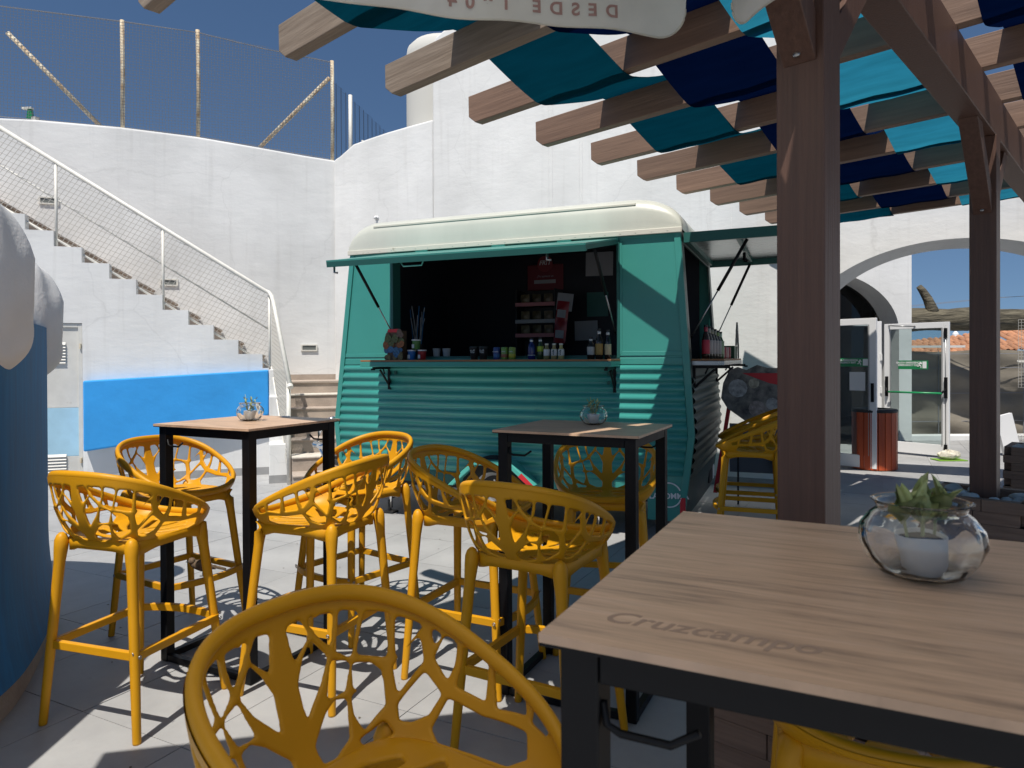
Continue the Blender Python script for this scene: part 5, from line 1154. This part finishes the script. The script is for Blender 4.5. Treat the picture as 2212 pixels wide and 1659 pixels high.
# rim tube, seat apron, legs, foot bars
rim = MB(); K = 110
rpts = [ringp(np.array([(i/K*2-1)*PI]))[0] for i in range(K)]
ctr = np.array([0, -.02, 0]); rpts = [p-np.array([p[0], p[1]+.02, 0])/np.hypot(p[0], p[1]+.02)*.010+np.array([0, 0, -.006]) for p in rpts]
rim.tube([tuple(p) for p in rpts], .0118, 12, closed=True, flat=1.3); rim_me = rim.mesh('rim', M['yellow'], True)
apr = MB(); o_ = []
for i in range(80):
    q = seatp(np.array([(i/80*2-1)*PI]))[0]; cw_ = abs(math.sin(2*(i/80*2-1)*PI))**10*.020; apr.v += [(q[0]*1.0, q[1]*1.0, .748), (q[0]*1.045, q[1]*1.045, .742), (q[0]*1.035, q[1]*1.035, .708-cw_), (q[0]*.965, q[1]*.965, .706-cw_), (q[0]*.95, q[1]*.95, .735)]
for i in range(80):
    for k in range(5): a = i*5; b = (i+1) % 80*5; apr.f.append((a+k, a+(k+1) % 5, b+(k+1) % 5, b+k))
apr_me = apr.mesh('seat_frame', M['yellow'], True)
def leg_path(sx, sy):
    top = Vector((sx*.168, sy*.176, .735)); ft = Vector((sx*.238, sy*.24, .0)); pts = []; r_ = []
    if sy < 0:
        top = Vector((sx*.178, sy*.200, .733)); pts += [top+Vector((sx*.001, sy*.002, .030)), top+Vector((sx*.001, sy*.001, .021))]; r_ += [.008, .018]
    else:
        pts += [top+Vector((-sx*.010, -sy*.010, .008))]; r_ += [.016]
    for q, r__ in ((0, .0265), (.05, .025), (.12, .0208), (.35, .0192), (.6, .0184), (.8, .0172), (.99, .0157), (1, .0145)):
        pts.append(top.lerp(ft, q)); r_.append(r__)
    return pts, r_
leg_me = [MB().tube(*leg_path(sx, sy), 14).mesh('leg', M['yellow'], True) for sx, sy in ((-1, -1), (1, -1), (-1, 1), (1, 1))]
fq = 1-.32/.735; fx, fy = .186+(.238-.186)*fq, .19+(.24-.19)*fq
def fbar(a, b, bow=0, z=.32):
    m = MB(); A = Vector((*a, z)); B = Vector((*b, z)); n = 9; out = Vector((0, 1, 0)) if bow else Vector((0, 0, 0)); w_, h_ = .011, .016
    dr_ = (B-A).normalized(); sd = Vector((-dr_.y, dr_.x, 0))
    for i in range(n):
        q = i/(n-1); p = A.lerp(B, q)+out*bow*4*q*(1-q); m.v += [tuple(p+sd*s*w_+Vector((0, 0, t*h_))) for s, t in ((-1, -1), (1, -1), (1, 1), (-1, 1))]
    for i in range(n-1):
        for k in range(4): m.f.append((i*4+k, i*4+(k+1) % 4, (i+1)*4+(k+1) % 4, (i+1)*4+k))
    return m.mesh('foot_bar', M['yellow'])
bar_me = [fbar((-fx, fy), (fx, fy), .05), fbar((-fx, -fy), (fx, -fy)), fbar((-fx, -fy), (-fx, fy)), fbar((fx, -fy), (fx, fy))]
screw_me = MB().lathe([(.0075, 0), (.0075, .002), (.004, .003), (.003, .001)], 10, caps=False).mesh('screw', M['screw'], True)
def make_stool(loc, f_deg, label):
    t = thing('bar_stool', label, 'bar stool', (loc[0], loc[1], 0), R(f_deg)-PI/2, 'mustard yellow bar stools with branch-patterned backs')
    place('backrest', back_me, t); place('seat', seat_me, t); place('rim', rim_me, t); place('seat_frame', apr_me, t)
    for m in leg_me: place('leg', m, t)
    for m in bar_me: place('foot_bar', m, t, bevel=.0025)
    for sx in (-1, 1):
        for sy in (-1, 1):
            place('screw', screw_me, t, M=Matrix.Translation((sx*(fx+.018), sy*fy, .32)) @ Matrix.Rotation(sx*PI/2, 4, 'Y')); place('screw', screw_me, t, M=Matrix.Translation((sx*fx, sy*(fy+.018), .335)) @ Matrix.Rotation(-sy*PI/2, 4, 'X'))
    return t
S1 = make_stool((-1.575, 2.975), 72, 'yellow stool at the left front, beside the deep blue curved wall')
stools = [((-1.787, 3.809), -31, 'yellow stool behind the left table near the blue wall, a bird on its foot bar'),
 ((-.872, 3.19), 158, 'yellow stool on the right side of the sunny left table, seen from behind'),
 ((-.86, 3.90), -127, 'yellow stool at the far side of the left table, partly before the trailer'),
 ((-.175, 3.32), -26, 'yellow stool on the left side of the shaded table, in front of the trailer wheel'),
 ((.106, 2.67), 60, 'yellow stool at the near side of the shaded table, its seat in bright sun'),
 ((.481, 3.662), -99.5, 'shaded yellow stool on the far side of the middle table, facing the camera'),
 ((-.172, 1.089), -33.5, 'largest foreground yellow stool, cut off by the bottom of the frame'),
 ((.74, 1.42), -112, 'yellow stool pushed under the foreground table at the lower right'),
 ((1.83, 5.46), 160, 'nearer of the two yellow stools parked behind the thick post'),
 ((2.04, 6.12), 160, 'farther of the two yellow stools parked behind the thick post')]
for loc, f, lab in stools: dup(S1, (loc[0], loc[1], 0), R(f)-PI/2, lab)

# ================================================================== GLASS BOWLS WITH POTTED SUCCULENTS
def bowl(x, y, s, label, leafy, rz=0):
    t = thing('glass_bowl', label, 'glass bowl', (x, y, 1.1455), rz, 'glass bowls with potted succulents')
    o = [(.0, .001), (.040, .0), (.058, .008), (.074, .028), (.083, .052), (.080, .074), (.068, .090), (.058, .098), (.061, .106), (.067, .111)]
    i = [(.0645, .1115), (.0585, .107), (.0555, .098), (.0655, .0885), (.0772, .073), (.080, .052), (.0712, .0295), (.056, .011), (.038, .005), (.0, .005)]
    def f(u, v):
        P = o+i; q = v*(len(P)-1); k = min(len(P)-2, int(q)); fr = q-k; r = P[k][0]*(1-fr)+P[k+1][0]*fr; z = P[k][1]*(1-fr)+P[k+1][1]*fr
        if k < len(o): r += .0012*math.sin(9*u*2*PI+z*60)*math.sin(min(1, max(0, z/.1))*PI)
        a = u*2*PI; return (r*math.cos(a)*s, r*math.sin(a)*s, z*s)
    gm = MB().grid(f, 64, 77, True); b = gm.build('bowl', M['glass'], t, smooth=True)
    MB().lathe([(.0, .0062), (.026, .0062), (.029, .010), (.0365, .062), (.0345, .062), (.030, .056), (.0, .056)], 32, Matrix.Diagonal((s, s, s, 1))).build('pot', M['pot'], t, smooth=False, auto=True)
    MB().lathe([(.031, .0565), (.02, .059), (0, .060)], 16, Matrix.Diagonal((s, s, s, 1)), caps=False).build('soil', M['soil'], t)
    rnd = random.Random(int(x*1000)+5)
    def leaf(L_, W_):
        def lf_(u, v):
            a = v*2-1; wd = W_*math.sin(PI*min(1, max(0, u))**.8)**.9*(1-.25*u); return (u*L_, a*wd, L_*.16*math.sin(u*PI*.6)+abs(a)**2*wd*.45)
        m = MB().grid(lf_, 9, 5); m2 = list(m.v); n = len(m2); m.v += [(a, b_, c-.0022*math.sin(PI*min(1, (k//5)/8))-.0004) for k, (a, b_, c) in enumerate(m2)]; m.f += [tuple(q+n for q in f_[::-1]) for f_ in list(m.f)]
        return m
    if leafy:
        me = [leaf(l, w2).mesh('leaf', M['leaf'], True) for l, w2 in ((.050, .0155), (.042, .014), (.056, .0150))]
        for (cx, cy, hz_, nl) in ((-.034, .0, .082, 11), (-.008, -.010, .080, 11), (.014, .012, .084, 8), (.040, .004, .083, 9)):
            MB().tube([(cx*.6*s, cy*.6*s, .055*s), (cx*s, cy*s, hz_*s+.01)], .0022, 6).build('stem', M['leaf'], t)
            for k in range(nl):
                a = k*2.4+cx*90; tl_ = 78-52*((k*.618) % 1) if k > 2 else 80-k*5
                place('leaf', me[k % 3], t, M=Matrix.Translation((cx*s, cy*s, (hz_+.008*rnd.uniform(-1, 1.4))*s)) @ Matrix.Rotation(a, 4, 'Z') @ Matrix.Rotation(-R(tl_), 4, 'Y') @ Matrix.Diagonal((rnd.uniform(.8, 1.12)*s,)*3+(1,)))
    else:
        m = MB()
        for k in range(34):
            st_ = k % 5; a = st_*1.26+.4; cx, cy = .016*math.cos(a), .016*math.sin(a); hz_ = .06+.012*(k//5)+.004*rnd.random()
            lf1 = leaf(.019*rnd.uniform(.7, 1.2), .0042); Mx = Matrix.Translation((cx*s*(1+.18*(k//5)), cy*s*(1+.18*(k//5)), hz_*s)) @ Matrix.Rotation(k*2.1, 4, 'Z') @ Matrix.Rotation(-R(rnd.uniform(15, 60)), 4, 'Y')
            m.add(lf1.v, lf1.f, Mx)
        for st_ in range(5):
            a = st_*1.26+.4; m.tube([(.01*math.cos(a)*s, .01*math.sin(a)*s, .055*s), (.034*math.cos(a)*s, .034*math.sin(a)*s, (.125+.02*(st_ % 3))*s)], .0011, 5)
        m.build('succulent', M['leaf'], t, smooth=True)
    return t
bowl(.567, .985, .95, 'large glass bowl with a broad-leaved succulent on the foreground table', True, .3)
bowl(-1.315, 3.56, .80, 'glass bowl with a thin leafy plant on the sunny left table', False, 0)
bowl(.375, 3.27, .78, 'glass bowl with a small upright succulent on the shaded middle table', False, 1.1)

# sparrow on the foot bar of the stool behind the left table
sp_ = thing('sparrow', 'small brown sparrow perched on the foot bar of the back left stool', 'bird', (-1.60, 3.66, .336), R(200))
def body(u, v):
    a = u*2*PI; q = v; prof = [(0, .004), (.08, .016), (.2, .023), (.4, .030), (.6, .029), (.75, .020), (.88, .010), (1, .006)]
    for k in range(len(prof)-1):
        if prof[k][0] <= q <= prof[k+1][0]: f = (q-prof[k][0])/(prof[k+1][0]-prof[k][0]); r = prof[k][1]*(1-f)+prof[k+1][1]*f; break
    x = .062-.125*q; z = .050+.018*(1-q)-.012*q; return (x, r*.85*math.cos(a), z+r*math.sin(a))
bw_ = mat('sparrow_feathers', (.16, .11, .07), .9, var=.5, vscale=90)
MB().grid(body, 18, 22, True).build('body', bw_, sp_, smooth=True)
MB().lathe([(0, -.019), (.012, -.015), (.0185, 0), (.013, .014), (0, .019)], 14, Matrix.Translation((.052, 0, .082))).build('head', bw_, sp_, smooth=True)
MB().tube([(.068, 0, .082), (.082, 0, .079)], [.005, .0008], 8).build('beak', M['black_soft'], sp_, smooth=True)
MB().prism([(-.055, .035), (-.11, .018), (-.112, .026), (-.055, .05)], -.010, .010).build('tail', bw_, sp_, bevel=.002)
for s in (-1, 1):
    MB().grid(lambda u, v: (.03-.09*u, s*(.024*math.sin(PI*min(1, u+.25))*.95+.003), .062-.022*v-.012*u+.004*math.sin(PI*v)), 10, 6).build('wing', mat('sparrow_wing', (.11, .07, .045), .9), sp_, smooth=True)
    MB().tube([(0, s*.010, .035), (.002, s*.011, .015), (.0, s*.011, .001)], .0016, 6).tube([(-.010, s*.011, .001), (.016, s*.011, .001)], .0014, 5).build('leg', M['black_soft'], sp_)
# little litter: white paper scrap on the left table
nk = MB().box(-.02, .02, -.012, .012, 0, .004).build('paper_scrap', M['white'], loc=(-1.21, 3.79, 1.1453), rz=.4); tag(nk, 'tiny white scrap on the far corner of the left table', 'scrap')

# leaf litter and grit on the paving: too many to count
random.seed(21); lt = MB()
for k in range(420):
    x = random.uniform(-3.5, 6); y = random.uniform(2.0, 9.5); r = random.uniform(.003, .009)*(1.5 if random.random() < .15 else 1)
    if x < -2.2-.25*(y-2.2): continue
    a = random.uniform(0, 6); lt.add([(x+r*math.cos(a), y+r*math.sin(a), .0035), (x+r*.7*math.cos(a+1.8), y+r*.7*math.sin(a+1.8), .0045), (x+r*math.cos(a+3.1), y+r*math.sin(a+3.1), .003), (x+r*.6*math.cos(a+4.6), y+r*.6*math.sin(a+4.6), .006)], [(0, 1, 2, 3)])
lo_ = lt.build('litter', mat('dry_leaf_crumbs', (.16, .13, .09), .95, var=.6, vscale=3)); tag(lo_, 'scattered crumbs and dry leaf bits on the grey paving', 'litter', kind='stuff')
